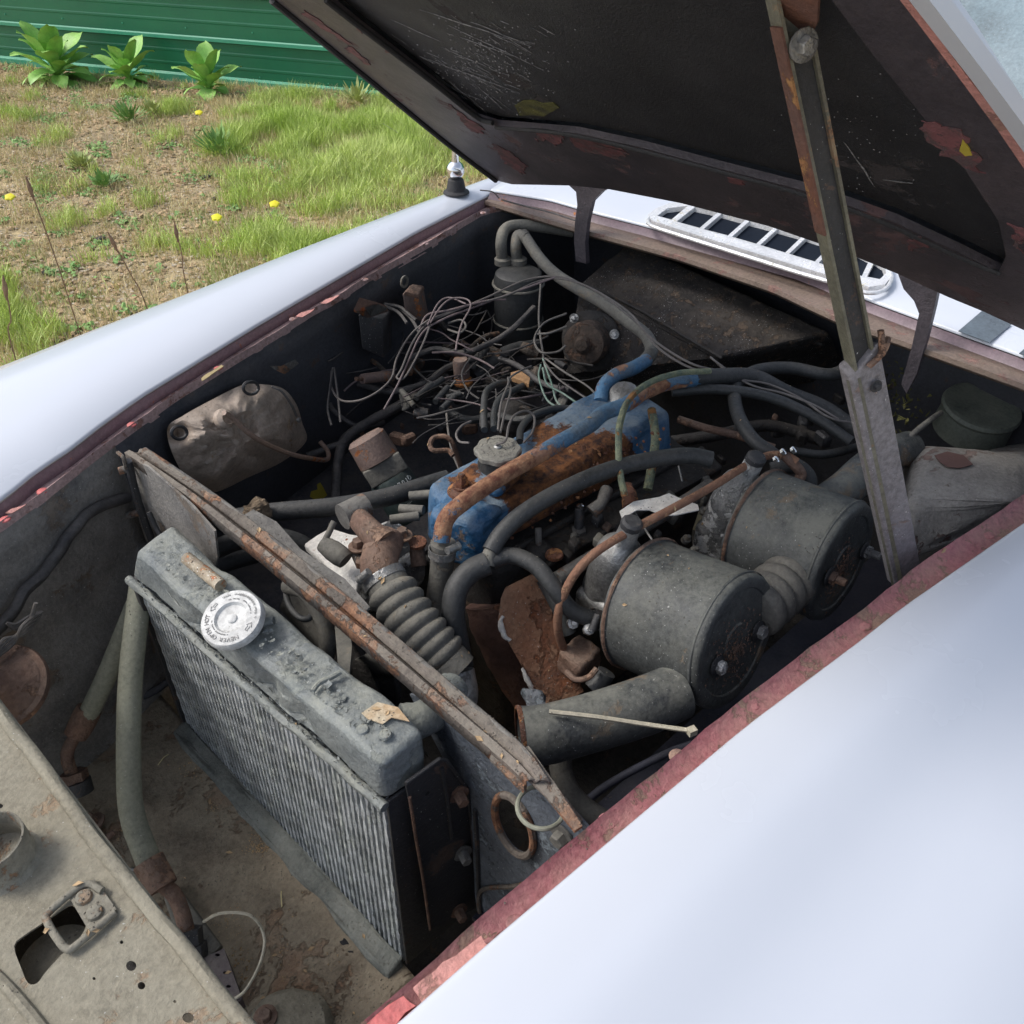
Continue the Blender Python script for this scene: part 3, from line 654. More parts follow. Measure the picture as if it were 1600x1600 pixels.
# hinges
def hinge(outline, X, name='hinge_arm'):
    P = [PX(x, y, X) for x, y in outline]
    return prism(name, P, V((.012, 0, 0)), m_hoodfr, car, angle=30, label=None)
Xh = HP(920, 300).x
hinge([(885, 286), (955, 292), (940, 300), (925, 315), (918, 345), (914, 380), (916, 412), (900, 408), (897, 380), (898, 350), (902, 320), (900, 300)], yin(cow_lip, 1.25)-.012)
hinge([(1400, 420), (1465, 455), (1460, 480), (1448, 530), (1432, 585), (1416, 615), (1408, 600), (1425, 540), (1436, 490), (1428, 470), (1412, 452)], yin(cow_lip, .45)-.012)
# prop stay
pt = HP(1238, 45, -.008); pb = Z(1413, 900, .755)
pj = pb.lerp(pt, .40)
for _ in range(60):   # joint where the tube ends in the photograph (y=565)
    v = pj-CP; yy = 800-F*v.dot(UP)/v.dot(FW)
    pj = pj+(pt-pb).normalized()*(.002 if yy > 566 else -.002)
ax = (pt-pb).normalized(); tocam = (CP-pj); tocam = (tocam-ax*tocam.dot(ax)).normalized(); sd = ax.cross(tocam).normalized(); sd = sd if sd.dot(RT) > 0 else -sd
q1 = (tocam*.85+sd*.5).normalized(); q2 = ax.cross(q1).normalized(); q2 = q2 if q2.dot(RT) > 0 else -q2
prop = empty('prop_stay', pb, parent=car, label='telescopic steel prop holding up the bonnet')
def channel(name, a, b, w, dp, t, mat, **k):
    """open U section between two points: web facing q2, open towards camera"""
    sec = [(-w/2, dp/2), (-w/2, -dp/2), (w/2, -dp/2), (w/2, dp/2), (w/2-t, dp/2), (w/2-t, -dp/2+t), (-w/2+t, -dp/2+t), (-w/2+t, dp/2)]
    P = [a+q2*x+q1*y for x, y in sec]; return prism(name, P, b-a, mat, prop, angle=30, **k)
prism('prop_bracket', hpoly([(1205, -60), (1282, -60), (1276, 40), (1262, 62), (1235, 70), (1208, 48)], -.003), hn*.004, m_proprust, hood)
channel('upper_slide', pj-ax*.03, pt+ax*.075, .025, .016, .0032, m_prop, label='dark grooved upper slide with worn edges')
prism('slide_core', [pj-ax*.02+q2*x+q1*y for x, y in ((-.009, -.004), (.009, -.004), (.009, .004), (-.009, .004))], (pt-pj), m_black, prop)
prism('rusty_edge', [pj+ax*.16+q2*x+q1*y for x, y in ((-.0148, -.006), (-.0126, -.006), (-.0126, .0088), (-.0148, .0088))], (pt-pj)*.55, m_proprust, prop)
sec = [(-.020, .008), (-.016, -.013), (.020, -.013), (.020, .010), (-.012, .012)]
hexa('lower_sleeve', [pb-q2*.020-q1*.009, pb+q2*.020-q1*.009, pb+q2*.020+q1*.009, pb-q2*.020+q1*.009] + [pj+ax*.005-q2*.020-q1*.010, pj+ax*.01+q2*.019-q1*.010, pj+ax*.018+q2*.019+q1*.010, pj-ax*.008-q2*.020+q1*.010], m_propg, prop, .003, label='mauve grey lower sleeve of the prop')
prism('sleeve_edge', [pb-q2*.0210+q1*.003, pb-q2*.011+q1*.0095, pb-q2*.010+q1*.0115, pb-q2*.0225+q1*.005], pj-pb-ax*.01, m_prop, prop)
bolt(pt-ax*.012+q1*.010, q1, .0075, prop, m_alloy)
bolt(pj-ax*.03+q1*.0125+q2*.004, q1, .004, prop, m_black)
tube('wire_tie', [pj+q1*.012+q2*.0, pj+ax*.012+q2*.022+q1*.012, pj+ax*.006+q2*.034, pj-ax*.006+q2*.03-q1*.004, pj+ax*.01+q2*.016+q1*.013, pj+ax*.03+q2*.022+q1*.010], .0035, m_rustbr, prop, seg=8, wob=.004)

# ================================================================== FRONT: slam panel, shelf, oil cooler pipes
zs_ = .775
sp = [(-120, 940), (0, 1112), (60, 1190), (150, 1315), (240, 1425), (310, 1512), (385, 1604), (430, 1660)]
spw = [Z(x, y, .775) for x, y in sp]; spw = [V((spw[0].x-.01, 1.11, .775))]+spw[1:]+[V((.04, .285, .775))]+[V((-.20, .30, .775)), V((-.22, 1.08, .775))]
def circ(x, y, rx, ry, n=16, rot=0): return [(x+rx*math.cos(a)*math.cos(rot)-ry*math.sin(a)*math.sin(rot), y+rx*math.cos(a)*math.sin(rot)+ry*math.sin(a)*math.cos(rot)) for a in np.linspace(0, 2*math.pi, n, endpoint=False)]
slot = [(22, 1478), (40, 1460), (64, 1444), (92, 1424), (112, 1414), (128, 1430), (134, 1448), (120, 1470), (96, 1492), (72, 1518), (58, 1536), (44, 1536), (34, 1515)]
hl = [[(p.x, p.y) for p in catmull([V((x, y, 0)) for x, y in slot], 3, True)], circ(205, 1509, 8, 8), circ(221, 1540, 6, 6), circ(294, 1590, 9, 8), circ(190, 1472, 3, 3, 8), circ(273, 1565, 2.5, 2.5, 8), circ(0, 1259, 5, 4, 8), circ(147, 1529, 2.5, 2.5, 8)]
slam = empty('slam_panel', Z(100, 1500, zs_), parent=car, label='dusty bonnet lock panel across the nose')
prism('panel_top', spw, (0, 0, -.002), m_slam, slam, holes=[[Z(x, y, zs_) for x, y in h] for h in hl])
tube('rolled_edge', [Z(x, y, zs_+.004) for x, y in sp[:8]], .0065, m_slam, slam, seg=10, wob=.0015)
prism('panel_flange', [Z(x, y, zs_-.002) for x, y in sp[:8]]+[Z(x, y, zs_-.002)+V((.002, 0, -.05)) for x, y in sp[:8][::-1]], (.002, 0, 0), m_slam, slam)
tube('panel_bead', [Z(x, y, zs_+.001) for x, y in ((-60, 1480), (0, 1531), (40, 1575), (80, 1625))], .005, m_slam, slam, seg=8)
Gn = [[V((-.150-d, Y, zs_+h)) for d, h in ((0, .002), (.0, .022), (.03, .028), (.07, .018), (.10, -.002), (.115, -.03))] for Y in np.linspace(-.22, 1.58, 40)]
solid(grid_mb(MB(), [[V((p.x-.06*(1-((p.y-.68)/.9)**2), p.y, p.z)) for p in r] for r in Gn]).build('nose_panel', m_white, car, label='white nose panel ahead of the lock panel'), .002)
# lock slot: dark tray below with pale round boss
hexa('lock_box', [p for p in [V((x, y, z)) for z in (zs_-.12, zs_-.055) for x, y in ((Z(0, 1560, zs_).x-.05, Z(0, 1560, zs_).y-.12), (Z(0, 1560, zs_).x+.09, Z(0, 1560, zs_).y-.12), (Z(0, 1560, zs_).x+.09, Z(0, 1560, zs_).y+.10), (Z(0, 1560, zs_).x-.05, Z(0, 1560, zs_).y+.10))]], m_black, slam, .004)
lathe('lock_boss', Z(98, 1515, zs_-.05), (0, 0, 1), [(0, 0), (.035, 0), (.033, .014), (.010, .018), (0, .018)], m_slam, slam)
lp = [(160, 1392), (132, 1382), (78, 1424), (74, 1440), (92, 1470), (104, 1482), (118, 1478), (180, 1425)]
tube('catch_loop', [Z(x, y, zs_+.006) for x, y in lp], .0033, m_latch, slam, n=5, seg=10)
prism('catch_plate', [Z(x, y, zs_+.0005) for x, y in ((110, 1405), (150, 1376), (184, 1424), (140, 1456))], (0, 0, .004), m_latch, slam)
for x, y in ((131, 1403), (148, 1427)): lathe('screw', Z(x, y, zs_+.0045), (0, 0, 1), [(0, 0), (.0075, 0), (.0065, .003), (.003, .0045), (0, .0045)], m_latch, slam, seg=14)
# rusty cup on the left
cpos = Z(3, 1348, zs_)
lathe('filler_cup', cpos, (0, 0, 1), [(.034, 0), (.031, .003), (.030, .006), (.030, .036), (.0285, .0365), (.0275, .034), (.0275, .004), (.012, .0035), (0, .0035)], [m_latch], slam, seg=36, label='open rusty round cup on the panel')
# shelf in front of the radiator
zsh = .300
sh = [(-100, 1260), (60, 1120), (170, 1098), (285, 1062), (300, 1135), (420, 1270), (560, 1425), (640, 1512), (640, 1800), (100, 1800)]
Gs = quadpatch(V((-.30, 1.20, zsh)), V((.268, 1.20, zsh)), V((.268, .28, zsh)), V((-.30, .28, zsh)), 60, 90, lambda u, v, p: .004*noise.fractal(p*14, 1, 2, 4))
shelf = grid_mb(MB(), Gs).build('front_shelf', m_shelf, car, label='dirty brown shelf panel ahead of the radiator'); solid(shelf, .003)
grit = MB(); random.seed(5)
for i in range(5200):
    if i % 3: x, y = random.gauss(350, 45), random.gauss(1360, 60)
    else: x, y = random.uniform(180, 600), random.uniform(1100, 1590)
    p = Z(x, y, zsh+.001)
    if p.x > .262: continue
    r = random.uniform(.0006, .0022)
    grit.add([p+V((r, 0, 0)), p+V((-r*.6, r, 0)), p+V((-r*.6, -r, 0)), p+V((0, 0, r*1.1))], [(0, 1, 3), (1, 2, 3), (2, 0, 3)])
grit.build('grit', m_litter, shelf, smooth=False, kind='stuff')
for x, y, a in ((255, 1187, .3), (150, 1165, -.2), (440, 1405, 1)):
    p = Z(x, y, zsh+.004); d = V((math.cos(a), math.sin(a), 0))*.012; tube('straw_bit', [p-d, p+d*.2+V((0, 0, .003)), p+d], .0008, m_straw, car, seg=5)
# oil cooler pipes
def hexnut(p, ax, r, h, mat, parent, name='hex_nut'):
    return lathe(name, p, ax, [(r*.8, 0), (r, h*.12), (r, h*.88), (r*.8, h), (0, h)], mat, parent, seg=6)
ph = empty('cooler_hose', Z(245, 1300, .4), parent=car, label='thick olive hose to the oil cooler, nearest')
tube('hose', [Z(222, 905, .66), Z(216, 950, .63), Z(204, 1060, .57), Z(201, 1180, .50), Z(206, 1270, .45), Z(232, 1345, .41)], .0165, m_hose, ph, seg=18)
a, b = Z(232, 1345, .412), Z(254, 1388, .392); tube('ferrule', [a, b], [.0205, .0205], m_rustbr, ph, seg=16, n=3, jit=.001)
tube('steel_bend', [Z(252, 1380, .395), Z(272, 1398, .385), Z(284, 1425, .37), Z(292, 1455, .35)], .0105, m_rustbr, ph)
na = Z(293, 1452, .352); nb = Z(297, 1500, .325); tube('union_nut', [na, na.lerp(nb, .5)], .0195, m_black, ph, seg=6, n=1, smooth=False); tube('union_nut', [na.lerp(nb, .52), nb], .0235, m_black, ph, seg=6, n=1, smooth=False)
p2 = empty('cooler_hose', Z(130, 1150, .4), parent=car, label='second olive hose to the oil cooler, behind')
tube('hose', [Z(214, 940, .60), Z(196, 985, .57), Z(165, 1060, .51), Z(137, 1118, .46)], .015, m_hose, p2, seg=18)
a, b = Z(140, 1108, .465), Z(118, 1150, .435); tube('ferrule', [a, b], [.019, .020, .017], m_rustbr, p2, seg=16, n=3, jit=.001)
tube('steel_bend', [Z(120, 1146, .438), Z(107, 1170, .42), Z(106, 1190, .40), Z(115, 1215, .38)], .0095, m_rustbr, p2)
na = Z(114, 1206, .385); nb = Z(123, 1240, .355); tube('union_nut', [na, na.lerp(nb, .4)], .020, m_rustbr, p2, seg=6, n=1, smooth=False); tube('union_nut', [na.lerp(nb, .42), nb], .022, m_black, p2, seg=16, n=1, smooth=False)
# oil cooler end bracket and cooler body strip
ocb = empty('oil_cooler', Z(330, 1500, .31), parent=car, label='oil cooler body half hidden under the lock panel')
hexa('cooler_tank', [Z(255, 1400, zsh), Z(280, 1385, zsh), Z(350, 1480, zsh), Z(300, 1530, zsh), Z(255, 1400, zsh+.02), Z(278, 1385, zsh+.02), Z(345, 1478, zsh+.02), Z(300, 1530, zsh+.02)], m_rubgrey, ocb, .003)
br = [Z(x, y, .33) for x, y in ((300, 1505), (350, 1482), (378, 1560), (345, 1600), (310, 1570))]
prism('cooler_bracket', br, (0, 0, -.03), M('plum_brown_bracket', (.085, .065, .072), (.065, .05, .055), rough=.6, dust=.5, bump=.3), ocb, holes=[[Z(x, y, .33) for x, y in circ(340, 1492, 4, 2.5, 8)], [Z(x, y, .33) for x, y in circ(352, 1520, 4, 2.5, 8)], [Z(x, y, .33) for x, y in circ(357, 1541, 4, 2.5, 8)]])
tube('cable_tie', [Z(318, 1440, .36), Z(345, 1427, .38), Z(390, 1430, .38), Z(412, 1460, .36), Z(408, 1500, .35), Z(385, 1545, .34), Z(360, 1565, .33)], .0022, m_plastic, car, seg=6)
# shelf lumps: valve and horn at the bottom
sv = empty('bleed_valve', Z(150, 1290, zsh), parent=car)
bolt(Z(150, 1285, zsh+.02), V((-.3, .1, 1)), .009, sv, m_rustbr, h=.018, name='valve_cap')
tube('valve_arm', [Z(140, 1300, zsh+.01), Z(160, 1312, zsh+.012), Z(178, 1300, zsh+.014)], .005, m_rustbr, sv)
tube('valve_arm', [Z(150, 1290, zsh+.002), Z(150, 1288, zsh+.025)], .008, m_rustbr, sv, n=2)
tube('small_bolt', [Z(185, 1362, zsh+.005), Z(210, 1358, zsh+.01)], .003, m_alloy, car, n=2)
hb = empty('horn_mount', Z(460, 1625, zsh), parent=car, label='grimy lump with a bolt at the bottom edge')
lathe('mount_body', Z(452, 1622, zsh), (0, 0, 1), [(.058, 0), (.056, .012), (.048, .020), (.02, .023), (0, .023)], m_slam, hb, jit=.003)
bolt(Z(415, 1590, zsh+.022), (0, 0, 1), .009, hb, m_rustbr)
# horn at the far left with its lead
hc = WF(0, 1072, .085); horn = empty('horn', hc, parent=car, label='rusty disc horn with a wire lead at the left edge')
hax = V((-.25, -.35, .9)).normalized()
lathe('horn_disc', hc-hax*.02, hax, [(0, 0), (.050, 0), (.056, .006), (.058, .012), (.056, .018), (.048, .017), (.040, .022), (.026, .026), (.018, .034), (0, .036)], [m_rustbr], horn, seg=40)
tube('horn_terminal', [hc+hax*.01+V((-.01, 0, 0)), hc+hax*.055+V((-.01, 0, 0))], .013, m_rub, horn, n=3)
random.seed(8)
for k in range(4):
    tube('wire', [WF(-8, 1018+k*4, .07), WF(8+k*4, 996+k*3, .07), WF(36, 992-k*6, .066+.003*k), WF(60+k*2, 968-k*4, .06), WF(48, 962, .06), WF(28, 974+k*3, .055), WF(12, 972, .05)], .0022, m_wire, horn, seg=6, wob=.002)
tube('wire', [WF(40, 985, .06), WF(50, 962, .065), WF(56, 942, .07)], .0028, m_wire, horn, seg=6)
tube('loom', [WF(-30, 1005, .02), WF(0, 980, .02), WF(40, 925, .018), WF(80, 882, .018), WF(110, 835, .016), WF(140, 802, .014), WF(175, 785, .012), WF(200, 778, .01)], .0085, m_wireb, car, seg=12, wob=.003, label='thick taped wiring loom along the far inner wing')
# pipe low on the inner wing bottom
tube('lower_pipe', [Z(60, 1130, .32), Z(150, 1112, .32), Z(230, 1085, .33), Z(275, 1055, .34)], .007, m_wall, car, wob=.001)

# ================================================================== RADIATOR
rad = empty('radiator', Z(470, 1300, .3), parent=car, label='tall radiator with corroded fins and a peeling grey top tank')
TL = Z(215, 907, .70); TR = Z(603, 1250, .70); BL = PX(295, 1135, .27); BR = PX(632, 1505, .27)
nf = (TR-TL).cross(BL-TL).normalized(); nf = nf if nf.x < 0 else -nf
bk = -nf
hexa('core_body', [BL+bk*.006, BR+bk*.006, BR+bk*.055, BL+bk*.055, TL+bk*.006, TR+bk*.006, TR+bk*.055, TL+bk*.055], m_dark, rad, 0)
NF = 52
for i in range(NF):
    s = (i+.5)/NF; a = TL.lerp(TR, s); b = BL.lerp(BR, s); w = (TR-TL).length/NF*.36; side = (TR-TL).normalized()
    mb = MB(); L = []; n = 26
    for j in range(n+1):
        t = j/n; p = a.lerp(b, t); o = .0007*math.sin(j*2.4+i)+.0008*noise.noise(p*60)
        L.append([p-side*(w+o)+bk*.005, p-side*w*.7+nf*(.0015+o), p+side*w*.7+nf*(.0015-o), p+side*(w-o)+bk*.005])
    grid_mb(mb, L); mb.build('fin', m_fin, rad, smooth=False)
# serrated fin edges between columns: joined
st = MB(); random.seed(3)
for i in range(NF-1):
    s = (i+1)/NF; a = TL.lerp(TR, s); b = BL.lerp(BR, s); side = (TR-TL).normalized()*.0017
    for j in range(64):
        p = a.lerp(b, (j+.5)/64)+bk*.003; q = (b-a)/64*.30
        st.add([p-side-q*.9, p+side-q*.3, p+side+q*.9, p-side+q*.3], [(0, 1, 2, 3)])
st.build('gap_fins', m_fin, rad, smooth=False, kind='stuff')
# side channel at far and near side
hexa('side_channel', [p+d for p in (BL, TL) for d in ((BL-BR).normalized()*.012+nf*.006, (BL-BR).normalized()*.0+nf*.006, bk*.06, (BL-BR).normalized()*.012+bk*.06)], m_black, rad, .001)
e2 = (BR-BL).normalized()
# core top lip
lipm = MB(); tube_mb(lipm, [TL+nf*.006-e2*.012, TL.lerp(TR, .2)+nf*.007, TL.lerp(TR, .5)+nf*.008+V((0, 0, -.002)), TL.lerp(TR, .8)+nf*.007, TR+nf*.006+e2*.006], .0062, seg=10, n=14, wob=.002)
lipm.build('tank_lip', m_tank, rad)
# top tank
T8 = [TL+nf*.004-e2*.008+V((0, 0, .006)), TR+nf*.004+e2*.002+V((0, 0, .006)), Z(672, 1215, .70)+V((0, 0, 0)), Z(300, 872, .70),
      Z(211, 862, .765), Z(596, 1196, .772), Z(668, 1140, .772), Z(268, 818, .768)]
def tankmod(o):
    me = o.data; base = LOC[o.name]
    d = (TR-TL)
    for v in me.vertices:
        p = v.co+base; t = (p-TL).dot(d)/d.length_squared; f = (p-TL).dot(nf)
        sag = -.010*math.exp(-((t-.22)/.07)**2)-.006*math.exp(-((t-.60)/.08)**2)+.006*math.exp(-((t-.9)/.07)**2)
        if p.z > .735: v.co.z += sag
        # folded recesses in the front face
        rec = .016*math.exp(-((t-.33)/.045)**2)+.014*math.exp(-((t-.60)/.035)**2)+.010*math.exp(-((t-.72)/.03)**2)
        if p.z > .712 and p.z < .76: v.co += bk*rec*max(0, min(1, (f+.03)/.03))
    me.update()
tank = hexa('top_tank', T8, m_tank, rad, .0095, sub=26, seg=4, jit=.0034, jsc=17, label='battered grey green top tank with peeling paint'); tankmod(tank)
# peeled flakes
random.seed(21); pf = MB()
for i in range(420):
    t = random.random(); k = random.random()
    if k < .55: x = 225+t*375; y = 905+t*330-random.uniform(0, 28)+8; z = .706+random.random()*.01; nrm = nf
    else:
        x = 240+t*370; y = 858+t*310+random.uniform(-26, 16); z = .776; nrm = V((0, 0, 1))
    p = Z(x, y, z)
    if nrm is nf: p = p+nf*.008
    r = random.uniform(.0010, .0036) if random.random() < .88 else random.uniform(.004, .0075); a0 = random.random()*6; u = nrm.orthogonal().normalized(); w = nrm.cross(u); P = []
    tilt = random.uniform(.1, .6)
    for q in range(5):
        a = a0+q*1.2566; rr = r*random.uniform(.5, 1.3); P.append(p+u*math.cos(a)*rr+w*math.sin(a)*rr+nrm*(r*tilt*(1+math.cos(a-a0))*.7))
    P.append(p); pf.add(P, [(q, (q+1) % 5, 5) for q in range(5)])
pfo = pf.build('paint_flakes', m_tank, rad, smooth=False, kind='stuff')
# brass level tube / badge strip
a, b = Z(292, 872, .779), Z(345, 915, .779); mp = M('mottled_brass_strip', (.33, .29, .22), (.20, .15, .10), scale=60, rough=.6, rust=.25, rcol=((.40, .12, .05), (.36, .24, .12)), rscale=50, speck=.6, bump=.6)
tube('brass_strip', [a, b], .0085, mp, rad, seg=12, n=6, label='mottled reddish brass strip soldered on top')
# end plate with a raised outline
prism('end_patch', [Z(x, y, .778) for x, y in ((565, 1115), (590, 1098), (622, 1106), (640, 1128), (612, 1122), (598, 1132), (575, 1124))], (0, 0, .0012), M('ochre_filler', (.36, .24, .13), (.42, .36, .26), scale=40, rough=.8, bump=.3), rad)
for x, y in ((602, 1148), (566, 1140)): lathe('weld_dimple', Z(x, y, .777), (0, 0, 1), [(.007, 0), (.006, .002), (0, .0026)], m_tank, rad, seg=16)
tube('raised_scar', [Z(x, y, .777) for x, y in ((488, 1080), (500, 1066), (518, 1058), (532, 1050))], .003, m_tank, rad, seg=8)
# filler neck and cap
cc = Z(362, 966, .792); cap_ax = (V((-.30, -.12, .92))).normalized()
lathe('filler_neck', cc-cap_ax*.032, cap_ax, [(.026, 0), (.026, .022), (.031, .024), (.031, .028), (0, .028)], m_tank, rad, seg=28)
tube('overflow_stub', [cc-cap_ax*.014+e2*.01, Z(415, 972, .775), Z(428, 970, .776)], .0055, m_tank, rad, hollow=.0015)
capo = lathe('pressure_cap', cc, cap_ax, [(.034, -.011), (.0375, -.008), (.0375, -.001), (.0355, .0022), (.0200, .0030), (.0190, .0012), (.0175, -.0008), (.0060, -.0012), (.0058, .0008), (.0045, .0014), (0, .0014)], m_cap, rad, seg=56, label='bright silver pressure cap lettered NEVER OPEN HOT')
ru = (RT-cap_ax*RT.dot(cap_ax)).normalized(); uu = cap_ax.cross(ru).normalized(); ru = uu.cross(cap_ax).normalized()
def arc_text(s, R, size, a0, step, out):
    mb = MB()
    for i, ch in enumerate(s):
        if ch == ' ': continue
        a = a0+i*step; rd = ru*math.cos(a)+uu*math.sin(a); upv = rd*out; xv = upv.cross(cap_ax)
        put_glyph(mb, ch, cc+cap_ax*.0030+rd*R, xv, upv, size)
    return mb
arc_text('NEVER OPEN HOT', .0265, .0072, math.radians(-66), math.radians(-9.2), 1).build('lettering', m_ink, rad, smooth=False)
tick = MB(); random.seed(2)
for R_, n_, a0_, a1_, sz in ((.0300, 26, 118, -8, .0030), (.0240, 24, 105, 5, .0020), (.0225, 22, -85, -175, .0018)):
    for i in range(n_):
        a = math.radians(a0_+(a1_-a0_)*i/n_)
        if random.random() < .16: continue
        rd = ru*math.cos(a)+uu*math.sin(a); tg = rd.cross(cap_ax); c = cc+cap_ax*.0031+rd*R_
        for q in range(2): o_ = random.uniform(-.4, .4)*sz; tick.add(box8(c+tg*(q-.5)*sz*.5+rd*o_*.3, tg*sz*.16, rd*sz*random.uniform(.5, 1), cap_ax*.0003), [(4, 5, 6, 7), (0, 1, 5, 4), (1, 2, 6, 5), (2, 3, 7, 6), (3, 0, 4, 7)])
tick.build('worn_print', m_ink, rad, smooth=False)
arr = MB()
for a0 in (150, -28):
    a = math.radians(a0); rd = ru*math.cos(a)+uu*math.sin(a); tg = cap_ax.cross(rd)*(1 if a0 > 0 else 1)
    c = cc+cap_ax*.0032+rd*.0275; pts = [(-.006, -.0014), (0, -.0014), (0, -.0036), (.0052, 0), (0, .0036), (0, .0014), (-.006, .0014)]
    P = [c+tg*x+rd*y for x, y in pts]; tube_mb(arr, P, .00032, seg=5, smooth=False, closed=True)
arr.build('arrow_mark', m_ink, rad)
# lower rail, and a solid black bar painted as the shade in the gap
hexa('lower_rail', [BL+nf*.034-V((0, 0, .004)), BR+nf*.034-V((0, 0, .004)), BR-V((0, 0, .004)), BL-V((0, 0, .004)), BL+nf*.030+V((0, 0, .012)), BR+nf*.030+V((0, 0, .012)), BR+V((0, 0, .018)), BL+V((0, 0, .018))], M('lint_covered_rail', (.17, .18, .165), (.11, .12, .11), scale=18, rough=.9, dust=.6, dcol=(.22, .22, .19), bump=1), rad, .005, sub=14, jit=.006, jsc=60)
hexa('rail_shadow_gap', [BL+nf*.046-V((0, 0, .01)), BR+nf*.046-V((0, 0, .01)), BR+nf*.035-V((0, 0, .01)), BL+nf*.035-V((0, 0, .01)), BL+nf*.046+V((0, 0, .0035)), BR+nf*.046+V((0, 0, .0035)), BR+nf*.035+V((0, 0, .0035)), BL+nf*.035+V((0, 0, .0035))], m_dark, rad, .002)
# near side black panel of the radiator
sT = TR+e2*.003; sB = BR+e2*.003
q = [Z(603, 1252, .70)+V((0, -.003, 0)), Z(690, 1190, .70), PX(745, 1412, .385), PX(636, 1508, .27)]
dn = (q[1]-q[0]).cross(q[3]-q[0]).normalized(); dn = dn if dn.y < 0 else -dn
hexa('side_plate', [q[3], q[2], q[2]-dn*.004, q[3]-dn*.004, q[0], q[1], q[1]-dn*.004, q[0]-dn*.004], m_black, rad, .0012)
brk = empty('radiator_bracket', Z(690, 1300, .5), parent=car, label='black pressed bracket bolted beside the radiator')
bp = [(634, 1224), (687, 1186), (697, 1188), (730, 1232), (736, 1285), (744, 1330), (748, 1400), (742, 1420), (672, 1452), (662, 1380), (650, 1300), (642, 1262)]
o0 = q[0]+dn*.014
B3 = [PP(x, y, o0, dn) for x, y in bp]
prism('bracket_plate', B3, -dn*.003, m_black, brk, angle=30)
tube('bracket_fold', [PP(x, y, o0+dn*.002, dn) for x, y in ((634, 1224), (687, 1186), (697, 1188), (730, 1232), (737, 1290), (746, 1400))], .0022, m_black, brk, seg=8, smooth=False)
tube('bracket_crease', [PP(x, y, o0+dn*.001, dn) for x, y in ((640, 1245), (650, 1310), (662, 1380), (672, 1452))], .002, m_rustbr, brk, seg=8)
tube('bracket_crease', [PP(x, y, o0+dn*.001, dn) for x, y in ((690, 1200), (700, 1255), (706, 1310))], .0028, m_black, brk, seg=8)
for x, y, mt in ((716, 1240, m_rustbr), (722, 1332, m_alloy), (716, 1422, m_rustbr)): bolt(PP(x, y, o0+dn*.001, dn), dn+V((-.3, 0, .1)), .0075, brk, mt, h=.014)
lathe('bolt_hole', PP(668, 1240, o0+dn*.0008, dn), dn, [(.003, 0), (0, .0002)], m_dark, brk, seg=10)

# ================================================================== DIAPHRAGM + CROSS BAR
Xd = .375
dp = [(690, 1150), (745, 1110), (780, 1150), (830, 1205), (905, 1288), (960, 1330), (900, 1400), (750, 1500), (742, 1400), (735, 1270), (700, 1190)]
dp = [(640, 1085), (700, 1100), (760, 1135), (830, 1195), (912, 1286), (960, 1340), (880, 1460), (760, 1520), (742, 1400), (738, 1300), (712, 1225), (690, 1180)]
hole = circ(803, 1290, 21, 47, 20, -.42)
dia = empty('diaphragm_panel', PX(800, 1350, Xd), parent=car, label='blue grey radiator mounting panel with an oval hole')
prism('panel', [PX(x, y, Xd) for x, y in dp], (.003, 0, 0), m_dia, dia, holes=[[PX(x, y, Xd) for x, y in hole]])
tube('hole_grommet', [PX(x, y, Xd-.003) for x, y in circ(803, 1290, 24, 51, 20, -.42)], .0045, m_bar, dia, closed=True, n=2, seg=8)
tube('panel_edge', [PX(x, y, Xd-.002) for x, y in ((835, 1200), (870, 1240), (905, 1285))], .005, m_bar, dia, seg=8)
bolt(PX(880, 1305, Xd-.001), (-1, 0, 0), .009, dia, m_rubgrey)
tube('panel_seam', [PX(x, y, Xd-.002) for x, y in ((742, 1265), (746, 1330), (748, 1400), (750, 1440))], .003, m_black, dia, seg=6)
tube('drain_tube', [PX(x, y, Xd-.004) for x, y in ((750, 1430), (748, 1400), (760, 1388), (800, 1385), (830, 1378))], .003, m_bar, car, seg=6)
tube('loose_ring', [Z(x, y, .765+.01*math.sin(i*.45)) for i, (x, y) in enumerate(circ(845, 1262, 37, 33, 14, .3))], .0024, m_hose, car, closed=True, n=3, seg=8, label='loose ring of pale tubing hung on the panel')
# far part of the diaphragm
fp = [(196, 712), (232, 730), (300, 790), (335, 830), (340, 870), (330, 905), (285, 870), (250, 850), (225, 845), (212, 790)]
prism('diaphragm_wing', [PX(x, y, .345) for x, y in fp], (.003, 0, 0), m_wallgrey, dia)
tube('diaphragm_post', [PX(x, y, .335) for x, y in ((200, 720), (214, 775), (232, 830), (248, 868))], .006, m_black, dia, seg=8, wob=.001)
tube('diaphragm_post', [PX(x, y, .335) for x, y in ((232, 800), (250, 835), (275, 870))], .004, m_black, dia, seg=8, wob=.001)
for x, y in ((192, 733), (205, 803)): tube('stud', [PX(x-6, y+3, .325), PX(x+12, y-2, .34)], .006, m_bargrey, dia, n=1)
tube('bent_tab', [PX(x, y, .33) for x, y in ((184, 707), (193, 716), (197, 732))], .003, m_bar, dia, seg=6)
